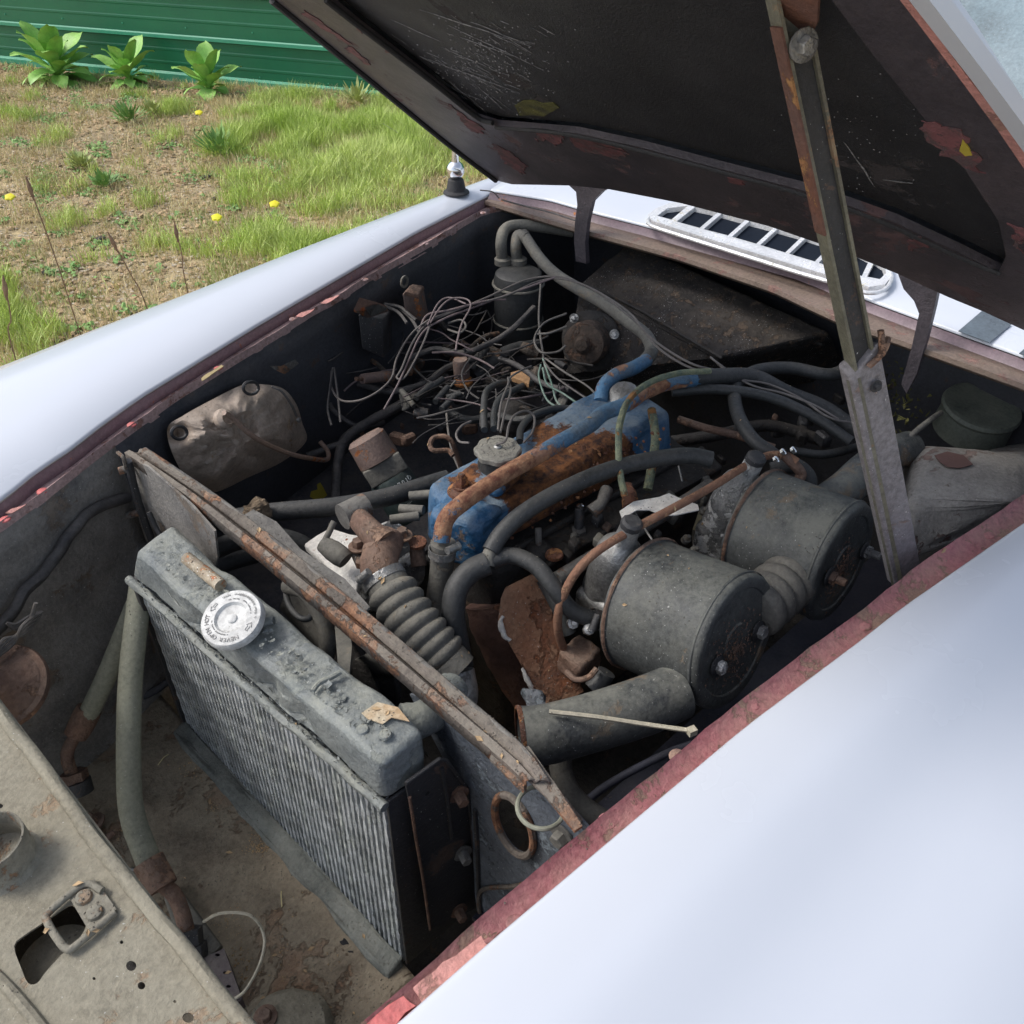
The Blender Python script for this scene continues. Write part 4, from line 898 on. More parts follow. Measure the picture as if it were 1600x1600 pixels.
# cross bar: front flange, groove, rear flange
bar = empty('cross_bar', Z(550, 1000, .80), parent=car, label='long rusty channel bar across the bay behind the radiator')
def barline(pts, z): return catmull([Z(x, y, z) for x, y in pts], 8)
fl = [(200, 707), (300, 777), (400, 856), (500, 938), (600, 1022), (700, 1108), (790, 1185), (828, 1222)]
gl = [(211, 709), (311, 777), (411, 854), (511, 935), (611, 1018), (710, 1103), (799, 1179), (838, 1222)]
rl = [(224, 706), (325, 774), (425, 849), (525, 929), (624, 1012), (723, 1098), (810, 1174), (848, 1224)]
ZB = .800
A0, A1, A2 = barline(fl, ZB), barline(gl, ZB-.010), barline(rl, ZB)
dn_ = V((0, 0, 1))
rows = []
for a, g, r in zip(A0, A1, A2):
    f = (r-a); f.z = 0; f.normalize()
    j = .0012*noise.noise(a*50)
    rows.append([a-f*.003+dn_*(-.015+j), a-f*.003+dn_*(.001+j), a+f*.003+dn_*(.003+j), a+f*.006+dn_*(-.001), g-f*.002, g+f*.002, r-f*.006+dn_*(.0), r-f*.003+dn_*(.004-j), r+f*.004+dn_*(.004-j), r+f*.006+dn_*(.001), r+f*.006+dn_*(-.012)])
solid(grid_mb(MB(), rows).build('channel', m_bar, bar, label='rust brown channel section'), .0022, 1)
tube('rear_rail', [p+V((.003, 0, .002)) for p in A2[::4]], .0042, m_bargrey, bar, seg=10, n=4)
prism('gusset_plate', [Z(x, y, ZB+.003) for x, y in ((378, 806), (396, 796), (432, 815), (470, 858), (540, 905), (578, 948), (566, 960), (520, 925), (450, 868), (400, 832))], (0, 0, -.004), m_bargrey, bar)
prism('end_gusset', [Z(x, y, ZB-.001) for x, y in ((795, 1180), (826, 1165), (868, 1225), (910, 1290), (898, 1298), (850, 1240), (820, 1212))], (0, 0, -.004), m_bar, bar)
prism('end_fold', [Z(x, y, ZB-.004) for x, y in ((770, 1170), (820, 1218), (818, 1236), (805, 1225), (765, 1185))], (0, 0, -.004), m_bar, bar)
# fan, pulley and shroud glimpsed between bar and radiator
fc = Z(560, 1040, .60)
fan = empty('cooling_fan', fc, parent=car, label='dark fan and pulley behind the radiator')
lathe('pulley', fc, (-1, .1, 0), [(0, .02), (.06, .02), (.075, .012), (.055, 0), (.075, -.012), (.06, -.02), (0, -.02)], m_grime, fan, seg=40)
for k in range(6):
    a = k*math.pi/3+.3; d = V((0, math.cos(a), math.sin(a))); t = V((0, -math.sin(a), math.cos(a)))
    solid(grid_mb(MB(), quadpatch(fc+V((-.02, 0, 0))+d*.04-t*.018, fc+V((-.02, 0, 0))+d*.155-t*.028, fc+V((.0, 0, 0))+d*.155+t*.030, fc+V((-.005, 0, 0))+d*.04+t*.018, 4, 3)).build('fan_blade', m_rubgrey, fan), .002)
tube('drive_belt', [fc+V((.01, math.cos(a)*.072, math.sin(a)*.072)) for a in np.linspace(0, 6.28, 20, endpoint=False)], .006, m_rub, fan, closed=True, n=2, seg=8)
prism('lamp_bracket', [Z(x, y, .70) for x, y in ((522, 965), (542, 955), (550, 1010), (545, 1060), (528, 1040))], (0, 0, -.01), m_rubgrey, fan)
tube('curved_pipe', [Z(450, 915, .70), Z(478, 925, .71), Z(500, 960, .69), Z(512, 1000, .66), Z(505, 1040, .62)], .012, m_rubgrey, car)
tube('ring_pipe', [Z(x, y, .69) for x, y in circ(468, 940, 17, 30, 12, -.5)], .0045, m_rub, car, closed=True, n=3)
# radiator outlet neck and bottom hose behind the near end
tube('outlet_neck', [Z(625, 1128, .735), Z(655, 1125, .73), Z(690, 1105, .715), Z(705, 1075, .70)], .021, m_tank, car, seg=18, jit=.002)

# ================================================================== ENGINE
eng = empty('engine', (.85, .68, .30), parent=car, label='four cylinder engine with a peeling blue rocker cover')
# block below
hexa('engine_block', [V((.66, .66, .15)), V((1.20, .62, .15)), V((1.22, .88, .15)), V((.66, .88, .15)), V((.65, .66, .655)), V((1.13, .60, .655)), V((1.13, .79, .655)), V((.65, .81, .655))], m_grime, eng, .02, sub=10, jit=.012, jsc=14)
# rocker cover
rc_t = [(662, 782), (732, 742), (1030, 600), (985, 590)]
a1, a2 = Z(700, 800, .745), Z(1030, 645, .745)       # top ridge near side
b1, b2 = Z(672, 775, .745), Z(945, 612, .745)
R8 = [Z(722, 882, .665), Z(1052, 712, .665), Z(975, 640, .665), Z(660, 845, .665),
      Z(738, 822, .745), Z(1052, 640, .745), Z(962, 588, .755), Z(666, 752, .755)]
rock = hexa('rocker_cover', R8, m_blue, eng, .015, sub=30, seg=5, jit=.0030, jsc=24, label='blue rocker cover, flaking to orange rust')
# peel flakes on the rocker
random.seed(31); pf = MB()
for i in range(420):
    x = random.gauss(875, 75); y = 745-(x-875)*.5+random.gauss(0, 26); p = PP(x, y, Z(890, 760, .712), V((-.35, -.55, .76)).normalized())
    if p.z > .76: continue
    r = random.uniform(.001, .0045); a0 = random.random()*6; nr = V((-.3, -.5, .8)).normalized(); u = nr.orthogonal().normalized(); w = nr.cross(u)
    P = [p+u*math.cos(a0+q*1.2566)*r*random.uniform(.4, 1.2)+w*math.sin(a0+q*1.2566)*r*random.uniform(.4, 1.2)+nr*(random.uniform(-.001, .002)) for q in range(5)]+[p+nr*.001]
    pf.add(P, [(q, (q+1) % 5, 5) for q in range(5)])
pf.build('rust_scale', m_rust, eng, smooth=False, kind='stuff')
hexa('front_lobe', [Z(672, 872, .665), Z(760, 896, .665), Z(775, 850, .665), Z(690, 838, .665), Z(668, 800, .752), Z(742, 824, .750), Z(790, 790, .757), Z(700, 758, .757)], m_blue, eng, .012, sub=14, seg=4, jit=.003, jsc=30)
hexa('filler_boss', box8(Z(770, 742, .757), V((.075, .01, 0)), V((-.01, .075, 0)), V((0, 0, .022))), m_blue, eng, .010, sub=8, seg=4, jit=.003, jsc=30)
tube('base_flange', [Z(x, y, .662) for x, y in ((655, 868), (712, 900), (800, 862), (900, 806), (1000, 752), (1062, 716))], .006, m_grime, eng, smooth=False, seg=8)
# oil filler cap
oc_ = Z(778, 700, .800); lathe('filler_spout', oc_-V((0, 0, .045)), (0, 0, 1), [(.034, 0), (.030, .010), (.031, .018), (.028, .026), (.029, .034)], m_rub, eng, seg=32)
lathe('oil_filler_cap', oc_-V((0, 0, .012)), (0, 0, 1), [(.030, 0), (.034, .003), (.0345, .010), (.032, .0125), (.008, .0135), (0, .0135)], M('dusty_cap_plastic', (.20, .19, .165), (.15, .145, .13), rough=.9, dust=.8, dcol=(.25, .24, .20), bump=.8), eng, seg=64, rmod=lambda a, h: 1+.045*math.cos(8*a), label='scalloped dusty oil filler cap')
lathe('cap_stud', oc_+V((0, 0, .001)), (0, 0, 1), [(.005, 0), (.006, .002), (.004, .004), (0, .0045)], m_alloy, eng, seg=14)
capn = MB()
random.seed(6)
for i in range(90):
    a = random.random()*6.28; rd = V((math.cos(a), math.sin(a), 0)); tg = V((-rd.y, rd.x, 0)); q = random.uniform(.0006, .0020)
    capn.add(box8(oc_+V((0, 0, .0013))+rd*random.choice([.0235, .0245, .017, .0125]), tg*q, rd*random.uniform(.0006, .0022), V((0, 0, .0003))), [(4, 5, 6, 7), (0, 1, 5, 4), (1, 2, 6, 5), (2, 3, 7, 6), (3, 0, 4, 7)])
capn.build('cap_lettering', M('faint_dark_print', (.09, .085, .075), (.12, .11, .10), rough=.9, bump=0), eng, smooth=False)
# rusty bolt and bridging washer on cover
bn = empty('cover_bolt', Z(722, 762, .765), parent=car)
mb = MB(); p = Z(722, 768, .760); lathe_mb(mb, p, (0, 0, 1), [(.022, 0), (.021, .004), (.013, .008), (.013, .012), (0, .012)], 24); lathe_mb(mb, p+V((0, 0, .012)), (0, 0, 1), [(.010, 0), (.010, .010), (.007, .013), (.005, .020), (0, .021)], 6)
mb.build('rusted_nut', m_rust, bn, jit=.001, jsc=90)
# steel pipe along the cover: from hose, across, to heater
tube('heater_pipe', [Z(690, 845, .745), Z(694, 820, .765), Z(706, 800, .778), Z(740, 773, .784), Z(800, 735, .788), Z(860, 700, .790), Z(915, 668, .790), Z(945, 645, .788), Z(975, 633, .785), Z(1010, 612, .785), Z(1050, 597, .785), Z(1090, 592, .78)], .0125, m_bluepipe, eng, seg=16, wob=.0012, label='steel heater pipe, blue flaking to rust')
tube('heater_hose', [Z(1085, 592, .78), Z(1130, 588, .775), Z(1180, 590, .76), Z(1230, 615, .74), Z(1290, 640, .72), Z(1345, 680, .70)], .0145, m_rub, car, seg=14)
hp = [Z(683, 985, .60), Z(683, 940, .64), Z(690, 890, .69), Z(693, 848, .735)]
tube('bypass_hose', hp, [.0175, .0165, .017, .0185], m_rubgrey, car, seg=18); clamp((Z(691, 862, .725), hp[3]-hp[2]), .0185, car)
# blue curved water pipe at the back
tube('water_pipe', [Z(938, 628, .75), Z(944, 603, .765), Z(962, 586, .775), Z(990, 575, .775), Z(1010, 563, .77)], .0125, m_bluepipe, eng, seg=14)
tube('heater_hose', [Z(1006, 566, .77), Z(1018, 548, .765), Z(1010, 525, .765), Z(985, 505, .77), Z(945, 475, .775), Z(905, 452, .775), Z(870, 430, .775), Z(842, 402, .79), Z(818, 366, .803)], .0125, m_rubgrey, car, seg=14, label='grey hose arching to the canister')
lathe('core_plug', Z(975, 620, .755), (-.4, -.3, .8), [(0, .0), (.028, 0), (.026, .006), (.016, .012), (0, .014)], m_alloy, eng, seg=24, jit=.002)
tube('braided_cable', [Z(1110, 580, .80), Z(1060, 583, .808), Z(1015, 598, .815), Z(985, 622, .818), Z(970, 655, .815), Z(966, 700, .80), Z(970, 745, .775), Z(976, 775, .755)], .0052, m_braid, car, seg=10, n=8, wob=.0008, label='yellowish corroded braided cable')
tube('breather_pipe', [Z(1018, 640, .76), Z(1024, 680, .74), Z(1020, 720, .72), Z(1012, 765, .69)], .0075, m_braid, car, seg=10)
# black rubber hoses over the manifold side
tube('carb_hose', [Z(766, 862, .735), Z(785, 832, .75), Z(820, 800, .765), Z(880, 765, .775), Z(950, 735, .78), Z(1020, 718, .78), Z(1075, 712, .78), Z(1112, 718, .775)], .0125, m_rub, car, seg=16, label='long black hose curving over the carburettors')
tube('tee_piece', [Z(762, 885, .72), Z(764, 868, .73), Z(775, 850, .74)], .010, m_rubgrey, car)
tube('down_hose', [Z(762, 880, .722), Z(735, 893, .715), Z(714, 920, .70), Z(708, 960, .67), Z(714, 1000, .63), Z(722, 1040, .58)], .0165, m_rub, car, seg=16)
tube('branch_hose', [Z(768, 876, .722), Z(800, 868, .725), Z(838, 885, .72), Z(868, 922, .70), Z(895, 955, .67), Z(935, 970, .65)], .0120, m_rub, car, seg=16)
tube('branch_hose', [Z(848, 905, .68), Z(872, 950, .65), Z(890, 990, .62)], .010, m_rub, car, seg=12)
clamp((Z(928, 968, .652), (Z(935, 970, .65)-Z(895, 955, .67))), .0145, car, m_black)
# thermostat housing, bellows hose
wo = empty('water_outlet', Z(590, 860, .70), parent=car, label='rusty water outlet elbow with a ribbed hose')
tube('outlet_boss', [Z(535, 808, .745), Z(572, 790, .745)], .0195, m_bargrey, wo, seg=20, n=3)
tube('outlet_arm', [Z(556, 806, .742), Z(580, 832, .742), Z(600, 850, .735)], [.016, .018, .023], m_rustbr, wo, seg=16, jit=.001)
tube('outlet_elbow', [Z(606, 842, .725), Z(596, 862, .725), Z(592, 885, .72), Z(598, 905, .71)], [.024, .026, .0265, .027], m_rustbr, wo, seg=20, jit=.0015, jsc=60)
prism('outlet_flange', [Z(x, y, .712) for x, y in ((548, 862), (565, 842), (600, 835), (632, 838), (640, 852), (615, 870), (580, 885), (556, 880))], (0, 0, -.010), m_bargrey, wo)
for x, y in ((560, 855), (629, 838)): bolt(Z(x, y, .718), (0, 0, 1), .0085, wo, m_rustbr, h=.011)
hz = [Z(598, 900, .715), Z(622, 940, .695), Z(650, 980, .675), Z(680, 1015, .655), Z(708, 1045, .635)]
bl = tube('bellows_hose', hz, [.029, .030, .031, .030, .029], m_rubgrey, wo, seg=28, n=30, rfun=lambda s: (1+.22*abs(math.sin(math.pi*(s-.12)/.76*7))**.7) if .12 < s < .88 else 1.0, label='ribbed grey bellows hose')
clamp((Z(600, 905, .712), hz[1]-hz[0]), .030, wo, m_alloy)
tube('hose_cuff', [Z(695, 1033, .645), Z(712, 1052, .632)], .032, m_rubgrey, wo, seg=24, n=3)
tube('lower_pipe', [Z(710, 1050, .632), Z(716, 1085, .61), Z(705, 1110, .60)], .027, m_alloy, wo, seg=20, jit=.001)
hexa('dirty_board', [Z(478, 862, .66), Z(560, 935, .66), Z(575, 850, .66), Z(520, 830, .66), Z(475, 850, .672), Z(556, 925, .672), Z(580, 845, .672), Z(515, 824, .672)], m_paper, car, .002, sub=4, jit=.003, jsc=50, label='dirty white board beside the alternator')
lathe('alternator', Z(590, 885, .58), (-1, 0, .1), [(0, .06), (.045, .06), (.06, .045), (.06, -.05), (0, -.05)], m_alloyw, eng, seg=28)
tube('sender_boot', [Z(505, 850, .72), Z(528, 866, .715), Z(540, 876, .71)], [.012, .0155, .0155, .013], m_rubgrey, car, seg=14)
tube('sender_lead', [Z(505, 850, .72), Z(514, 832, .735), Z(522, 815, .745)], .0045, m_rubgrey, car)
tube('cotton_reel_bolt', [Z(650, 848, .70), Z(655, 885, .675)], .0115, m_rustbr, car, seg=12)
lathe('bolt_collar', Z(652, 850, .705), (0, 0, 1), [(.014, 0), (.014, .005), (.007, .006), (0, .004)], m_rust, car, seg=12)
lathe('front_lug', Z(585, 830, .71), (0, 0, 1), [(.014, -.02), (.014, .002), (.010, .006), (0, .006)], m_black, car, seg=12)
for x0, y0, x1, y1 in ((640, 775, 676, 772), (625, 795, 662, 797), (610, 812, 655, 806)): tube('plug_cover', [Z(x0, y0, .70), Z(x1, y1, .705)], .0075, m_rubgrey, eng, n=2)
# head deck on the carb side with studs
hexa('manifold_deck', [Z(840, 905, .62), Z(1130, 740, .62), Z(1100, 700, .62), Z(790, 860, .62), Z(845, 890, .655), Z(1130, 730, .655), Z(1095, 695, .655), Z(800, 848, .655)], m_grime, eng, .006, sub=8, jit=.006, jsc=35)
tube('deck_rail', [Z(870, 905, .675), Z(950, 856, .675), Z(1060, 790, .675), Z(1110, 757, .675)], .011, m_bargrey, eng, seg=10)
st_ = empty('plug_stud', Z(905, 830, .66), parent=car); tube('stud_shaft', [Z(904, 826, .66), Z(906, 795, .69)], .0075, m_black, st_, seg=12, n=2); lathe('stud_tip', Z(906, 792, .693), (0, 0, 1), [(.006, -.003), (.006, .003), (0, .006)], m_chrome, st_, seg=12); hexnut(Z(904, 832, .655), (0, 0, 1), .012, .008, m_bargrey, st_)
tube('stud_shaft', [Z(842, 860, .66), Z(841, 825, .69)], .005, m_bargrey, eng, n=2)
lathe('stud_base', Z(842, 862, .655), (0, 0, 1), [(.024, 0), (.020, .008), (.012, .014), (0, .014)], m_grime, eng, jit=.002)
lathe('thermal_disc', Z(866, 868, .665), (0, 0, 1), [(.014, 0), (.013, .004), (0, .005)], m_rust, eng, seg=20)
# SU carburettors
def carb(c, mt, lab, r=.034):
    e = empty('carburettor', c, parent=car, label=lab); ax = V((.05, -.22, 1)).normalized()
    lathe('dashpot', c, ax, [(r, -.06), (r*1.02, 0), (r*.99, .020), (r*.90, .030), (r*.62, .040), (r*.46, .050), (r*.42, .075), (0, .075)], mt, e, seg=32, jit=.0005)
    lathe('damper_cap', c+ax*.074, ax, [(.0155, 0), (.0155, .008), (.012, .012), (0, .012)], m_black, e, seg=10)
    hexa('carburettor_body', box8(c-ax*.085+V((0, -.01, 0)), (.07, 0, 0), (0, .07, 0), (0, 0, .06)), mt, e, .012)
    return e
carb(Z(962, 878, .70), m_alloy, 'shiny alloy carburettor, left one'); carb(Z(1150, 775, .705), m_alloyw, 'white corroded alloy carburettor, right one')
fp_ = [(968, 800), (990, 785), (1030, 778), (1045, 772), (1062, 780), (1090, 790), (1092, 798), (1055, 806), (1035, 806), (1015, 798), (995, 798), (972, 812)]
mb = MB(); prism_mb(mb, [Z(x, y, .735+.004*math.sin(i*1.3)) for i, (x, y) in enumerate(fp_)], (0, 0, .002)); fixn(mb.build('metal_scrap', m_paper, car, label='torn pale metal tag lying over the linkage'))
hexa('linkage_lump', [Z(975, 800, .71), Z(1000, 790, .71), Z(985, 755, .71), Z(968, 760, .71), Z(975, 790, .735), Z(1000, 780, .735), Z(985, 752, .73), Z(968, 756, .73)], m_rust, eng, .004, sub=3, jit=.004, jsc=50)
tube('linkage_arm', [Z(925, 800, .70), Z(940, 785, .71), Z(948, 765, .715)], [.012, .009, .010], m_bargrey, eng, jit=.001)
tube('linkage_rod', [Z(985, 790, .73), Z(1010, 830, .72), Z(1022, 848, .715)], .0016, m_alloy, eng, seg=6)
tube('linkage_rod', [Z(1060, 728, .74), Z(1066, 752, .735)], .0014, m_alloy, eng, seg=6)
random.seed(44)
for x, y in ((1070, 845), (1098, 800), (1083, 862)): lathe('linkage_screw', Z(x, y, .66), V((random.uniform(-.4, .4), -.4, .8)), [(.007, 0), (.007, .008), (.005, .009), (.003, .016), (0, .016)], random.choice([m_rubgrey, m_grime]), eng, seg=10)
for i in range(26):
    x = random.uniform(880, 1120); y = 865-(x-880)*.55+random.uniform(-25, 55); p = Z(x, y, random.uniform(.63, .68)); s = random.uniform(.008, .02)
    hexa('casting_lump', box8(p, (s*1.3, s*.3, 0), (0, s, s*.2), (0, 0, s)), random.choice([m_grime, m_grime, m_rubgrey, m_rustbr, m_black]), eng, s*.25, seg=2)
# rusty breather pipe arching over the carbs
tube('arched_pipe', [Z(880, 1012, .60), Z(872, 985, .64), Z(874, 950, .68), Z(893, 905, .72), Z(925, 868, .75), Z(975, 835, .765), Z(1050, 795, .77), Z(1110, 762, .77), Z(1165, 728, .77), Z(1200, 712, .77), Z(1228, 712, .765), Z(1246, 722, .76)], .0062, M('orange_brown_pipe', (.24, .13, .08), (.17, .085, .055), scale=40, rough=.8, rust=.28, rcol=((.30, .13, .07), (.38, .25, .15)), rscale=50, bump=.8), car, seg=12, label='thin rusty pipe arching over both carburettors')
tube('pipe_bracket', [Z(1226, 712, .765), Z(1240, 725, .755), Z(1252, 740, .74), Z(1246, 752, .73)], .008, m_rustbr, car)
for x, y in ((1211, 720), (1222, 708), (1238, 705)): hexnut(Z(x, y, .772), (.2, -.5, .8), .006, .006, m_chrome, car, 'clamp_nut')
tube('pipe_union', [Z(1205, 735, .72), Z(1240, 728, .73), Z(1262, 745, .72), Z(1262, 768, .70)], .013, m_rub, car)
# air cleaners
def cleaner(c, ax, r, L, lab, bolts, name='air_cleaner'):
    ax = V(ax).normalized(); c = V(c); e = empty(name, c-ax*L/2-V((0, 0, r)), parent=car, label=lab)
    lathe('canister', c-ax*L, ax, [(0, 0), (r*.96, 0), (r*1.03, .0015), (r*1.03, .006), (r, .009), (r*.995, L*.5), (r, L-.012), (r*.992, L-.006), (r*.965, L-.0015), (r*.93, L), (r*.80, L-.001), (r*.78, L-.003), (r*.30, L-.003), (r*.28, L-.001), (0, L-.001)], m_clean, e, seg=72, jit=.0012, jsc=18)
    rm = MB(); lathe_mb(rm, c-ax*(L-.003), ax, [(r*1.025, 0), (r*1.045, .001), (r*1.045, .004), (r*1.025, .006)], 72); rm.build('rolled_rim', m_rustbr, e, jit=.0012, jsc=60)
    lathe('face_seam', c-ax*.013, ax, [(r*1.0, 0), (r*1.012, .001), (r*1.012, .0035), (r*.999, .0045)], m_clean, e, seg=72)
    u_ = ax.orthogonal().normalized(); w_ = ax.cross(u_); gp_ = MB()
    for i in range(420):
        a = random.uniform(0, 6.28); rr = r*abs(random.gauss(.25, .22)); q = c+u_*(math.cos(a)*rr+.012)+w_*(math.sin(a)*rr)+ax*.0005
        if (q-c).length > r*.86: continue
        s_ = random.uniform(.0006, .0028); gp_.add([q+u_*s_, q-u_*s_*.5+w_*s_, q-u_*s_*.6-w_*s_*.8, q+ax*s_*.5], [(0, 1, 3), (1, 2, 3), (2, 0, 3)])
    gp_.build('caked_dirt', m_rustbr, e, smooth=False, kind='stuff')
    for x, y, k in bolts:
        p = PP(x, y, c, ax)
        lathe('washer', p, ax, [(0, .0), (.0145, 0), (.0145, .0025), (.011, .004), (0, .004)], m_black, e, seg=24)
        b = MB(); lathe_mb(b, p+ax*.004, ax, [(.0095, 0), (.0095, .0065), (.008, .008), (0, .008)], 6)
        if k: lathe_mb(b, p+ax*.012, ax, [(.006, 0), (.006, .012), (.005, .014), (0, .014)], 12)
        b.build('bolt', m_alloyw if not k == 2 else m_rustbr, e)
    return e
ac1 = cleaner((.748, .308, .682), (-.012, -1, .21), .095, .154, 'dusty grey drum air cleaner, nearer one', ((1184, 985, 0), (1120, 1040, 0)))
ac2 = cleaner((.984, .279, .686), (-.019, -1, .112), .093, .147, 'dusty grey drum air cleaner, farther one beside the prop', ((1295, 900, 2), (1350, 860, 1)))
prism('leaf_flake', [PP(x, y, V((.748, .36, .76)), V((.2, -.3, .9)).normalized()) for x, y in ((1112, 922), (1122, 918), (1127, 924), (1116, 932))], (0, 0, .001), simple('orange_leaf_bit', (.35, .17, .07), .8), ac1)
# intake tubes
tube('intake_snout', [Z(812, 1152, .655), Z(850, 1148, .655), Z(920, 1130, .65), Z(1000, 1105, .645), Z(1060, 1080, .645)], [.037, .036, .036, .037, .036], m_clean, ac1, seg=32, hollow=.0015, label='open ended intake snout with a rusty rim')
mbr = MB(); c0 = Z(812, 1152, .655); d0 = (Z(850, 1148, .655)-c0).normalized(); lathe_mb(mbr, c0-d0*.0015, d0, [(.0345, 0), (.038, 0), (.0385, .003), (.0375, .006)], 36); mbr.build('rusty_rim', m_rust, ac1)
mb = MB(); pm = PX(1208, 925, .868); p0, p1 = pm+V((-.055, 0, 0)), pm+V((.045, -.004, 0)); tube_mb(mb, [p0, p1], .036, seg=28, n=40, rfun=lambda s: 1+.17*(abs(math.sin(s*math.pi*4))**.5)); mb.build('ribbed_coupling', m_rubgrey, ac2, label='ribbed rubber coupling joining the two cleaners')
tube('intake_snout', [Z(1285, 790, .68), Z(1320, 765, .69), Z(1352, 735, .69), Z(1385, 712, .68), Z(1420, 700, .67)], .030, m_clean, ac2, seg=24)
tie = MB(); tube_mb(tie, [Z(858, 1112, .70), Z(930, 1120, .70), Z(1010, 1132, .695), Z(1082, 1142, .70)], .0028, seg=6); lathe_mb(tie, Z(1082, 1142, .70), (1, -.4, 0), [(0, -.006), (.006, -.006), (.006, .004), (0, .004)], 4)
tie.build('cable_tie', m_plastic, car, label='yellowed nylon cable tie across the snout')
tube('vacuum_hose', [Z(878, 1170, .56), Z(876, 1200, .54), Z(888, 1235, .52), Z(915, 1265, .50), Z(955, 1290, .49)], .0155, m_rubgrey, car, seg=14)
tube('wing_pipe', [Z(900, 1265, .45), Z(960, 1220, .45), Z(1060, 1170, .46), Z(1140, 1150, .46)], .006, m_navy, car)
# exhaust manifold + shield
tube('exhaust_manifold', [Z(770, 940, .56), Z(780, 985, .52), Z(800, 1030, .47), Z(830, 1090, .40)], [.045, .042, .038, .034], M('brown_cast_iron', (.14, .075, .055), (.09, .052, .042), scale=20, rough=.85, rust=.25, rcol=((.10, .05, .035), (.22, .10, .06)), bump=.8), car, seg=20, jit=.003)
tube('exhaust_manifold', [Z(735, 960, .50), Z(800, 935, .50), Z(880, 905, .50), Z(960, 870, .50)], .028, m_grime, car, seg=16, jit=.003)
sh_ = [(783, 935), (790, 918), (832, 897), (850, 905), (858, 930), (866, 975), (872, 1010), (900, 1050), (912, 1080), (880, 1100), (850, 1110), (838, 1085), (815, 1040), (795, 1005), (778, 975)]
Ps = [PP(x, y, Z(850, 1000, .60), V((-.45, -.62, .64)).normalized()) for x, y in sh_]
so_ = prism('heat_shield', Ps, V((.45, .62, -.64))*.003, m_shield, car, label='scaly rusted heat shield plate')
hexa('crumbled_lagging', [Z(815, 1080, .58), Z(850, 1085, .58), Z(855, 1112, .58), Z(822, 1118, .58), Z(818, 1075, .60), Z(850, 1080, .60), Z(855, 1105, .60), Z(825, 1110, .60)], m_dia, car, .004, sub=4, jit=.006, jsc=50)
shp = V((-.45, -.62, .64)).normalized(); shq = Z(850, 1000, .602)
for pts, r in ((((786, 962), (781, 972), (788, 990), (797, 1000)), .0045), (((815, 1043), (822, 1060), (832, 1078), (836, 1092)), .004)):
    tube('lagging_edge', [PP(x, y, shq, shp) for x, y in pts], [r*.5, r, r*.6], m_paper, car, wob=.003, n=10, jit=.0015, jsc=150)
tube('stub_hose', [Z(925, 1078, .60), Z(940, 1062, .61), Z(948, 1050, .62)], .013, m_rub, car)
tube('spring_clip', [Z(885, 1050, .62), Z(900, 1062, .625), Z(920, 1058, .63), Z(932, 1045, .635)], .004, m_rustbr, car, seg=8)
hexa('drain_box', box8(Z(905, 1030, .58), (.05, 0, 0), (0, .045, 0), (0, 0, .04)), m_rustbr, car, .006, sub=3, jit=.004, jsc=40)
for x, y in ((893, 975), (918, 984)): lathe('bright_fitting', Z(x, y, .645), (-.3, -.5, .7), [(.008, 0), (.008, .010), (.004, .011), (.004, .018), (0, .018)], m_alloy, car, seg=8)

# ================================================================== far inner wing fittings
# bay floor and chassis ledge
prism('bay_floor', [V((.30, .15, .14)), V((1.5, .10, .14)), V((1.5, 1.5, .14)), V((.30, 1.3, .14))], (0, 0, -.004), m_grime, car)
led = [V((x, interp(far_lip, x)-.004, .47)) for x in (.36, .6, .8, 1.0, 1.25, 1.45)]
prism('chassis_ledge', led+[V((1.45, 1.05, .40)), V((.8, .98, .42)), V((.36, .93, .42))], (0, 0, -.01), m_wall, car, label='grimy ledge of the far inner wing')
led2 = [V((x, interp(near_lip, x)+.004, .40)) for x in (.36, .6, .8, 1.0, 1.25, 1.45)]
prism('chassis_ledge', led2+[V((1.45, .36, .36)), V((.36, .42, .36))], (0, 0, -.01), m_navy, car)
# brown cover
bc = empty('headlamp_cover', WL(380, 690, .03), parent=car, label='brown leathery cover strapped on the inner wing')
out = [(262, 668), (285, 650), (330, 625), (375, 603), (400, 600), (440, 606), (462, 630), (472, 660), (478, 690), (440, 722), (390, 745), (340, 768), (318, 762), (290, 745), (268, 705)]
ctr = (378, 685); mb = MB(); G = []
bo = catmull([V((x, y, 0)) for x, y in out], 9, True); K = len(bo)
for k in range(K):
    row = []
    for j in range(15):
        t = j/14; x = ctr[0]+(bo[k].x-ctr[0])*t; y = ctr[1]+(bo[k].y-ctr[1])*t
        h = .045*(1-t**2.5)+.016*noise.fractal(V((x*.03, y*.03, 9)), .9, 2.2, 4)*(1-t**3)-.008*max(0, 1-abs((y-600)-(x-260)*-.35-95)/7)*(1-t)-.008*max(0, 1-abs((y-640)-(x-300)*.25-50)/6)*(1-t)+.009*abs(noise.noise(V(((x+y)*.022, (x-y)*.006, 5))))+.006*noise.noise(V((x*.03, y*.03, 1)))+.012*math.exp(-((x+y*1.1-1150)/14)**2)*(1-t)
        if (x-350)**2+(y-655)**2 < 900: h += .012*math.exp(-((x-350)**2+(y-655)**2)/350)
        for ex, ey in ((278, 677), (392, 606)):
            h -= .022*math.exp(-((x-ex)**2+(y-ey)**2)/160)
        row.append(WL(x, y, .006+h))
    G.append(row)
G.append(G[0]); grid_mb(mb, G); mb.build('cover', m_brown, bc)
for x, y in ((280, 676), (392, 606)): tube('eyelet', [WL(a, b, .036) for a, b in circ(x, y, 12, 10, 12)], .0028, m_black, bc, closed=True, n=2, seg=6)
lathe('nipple', WL(348, 655, .062), -WN+V((0, 0, .5)), [(.017, 0), (.016, .010), (.010, .016), (.007, .010), (0, .010)], m_brown, bc, seg=24)
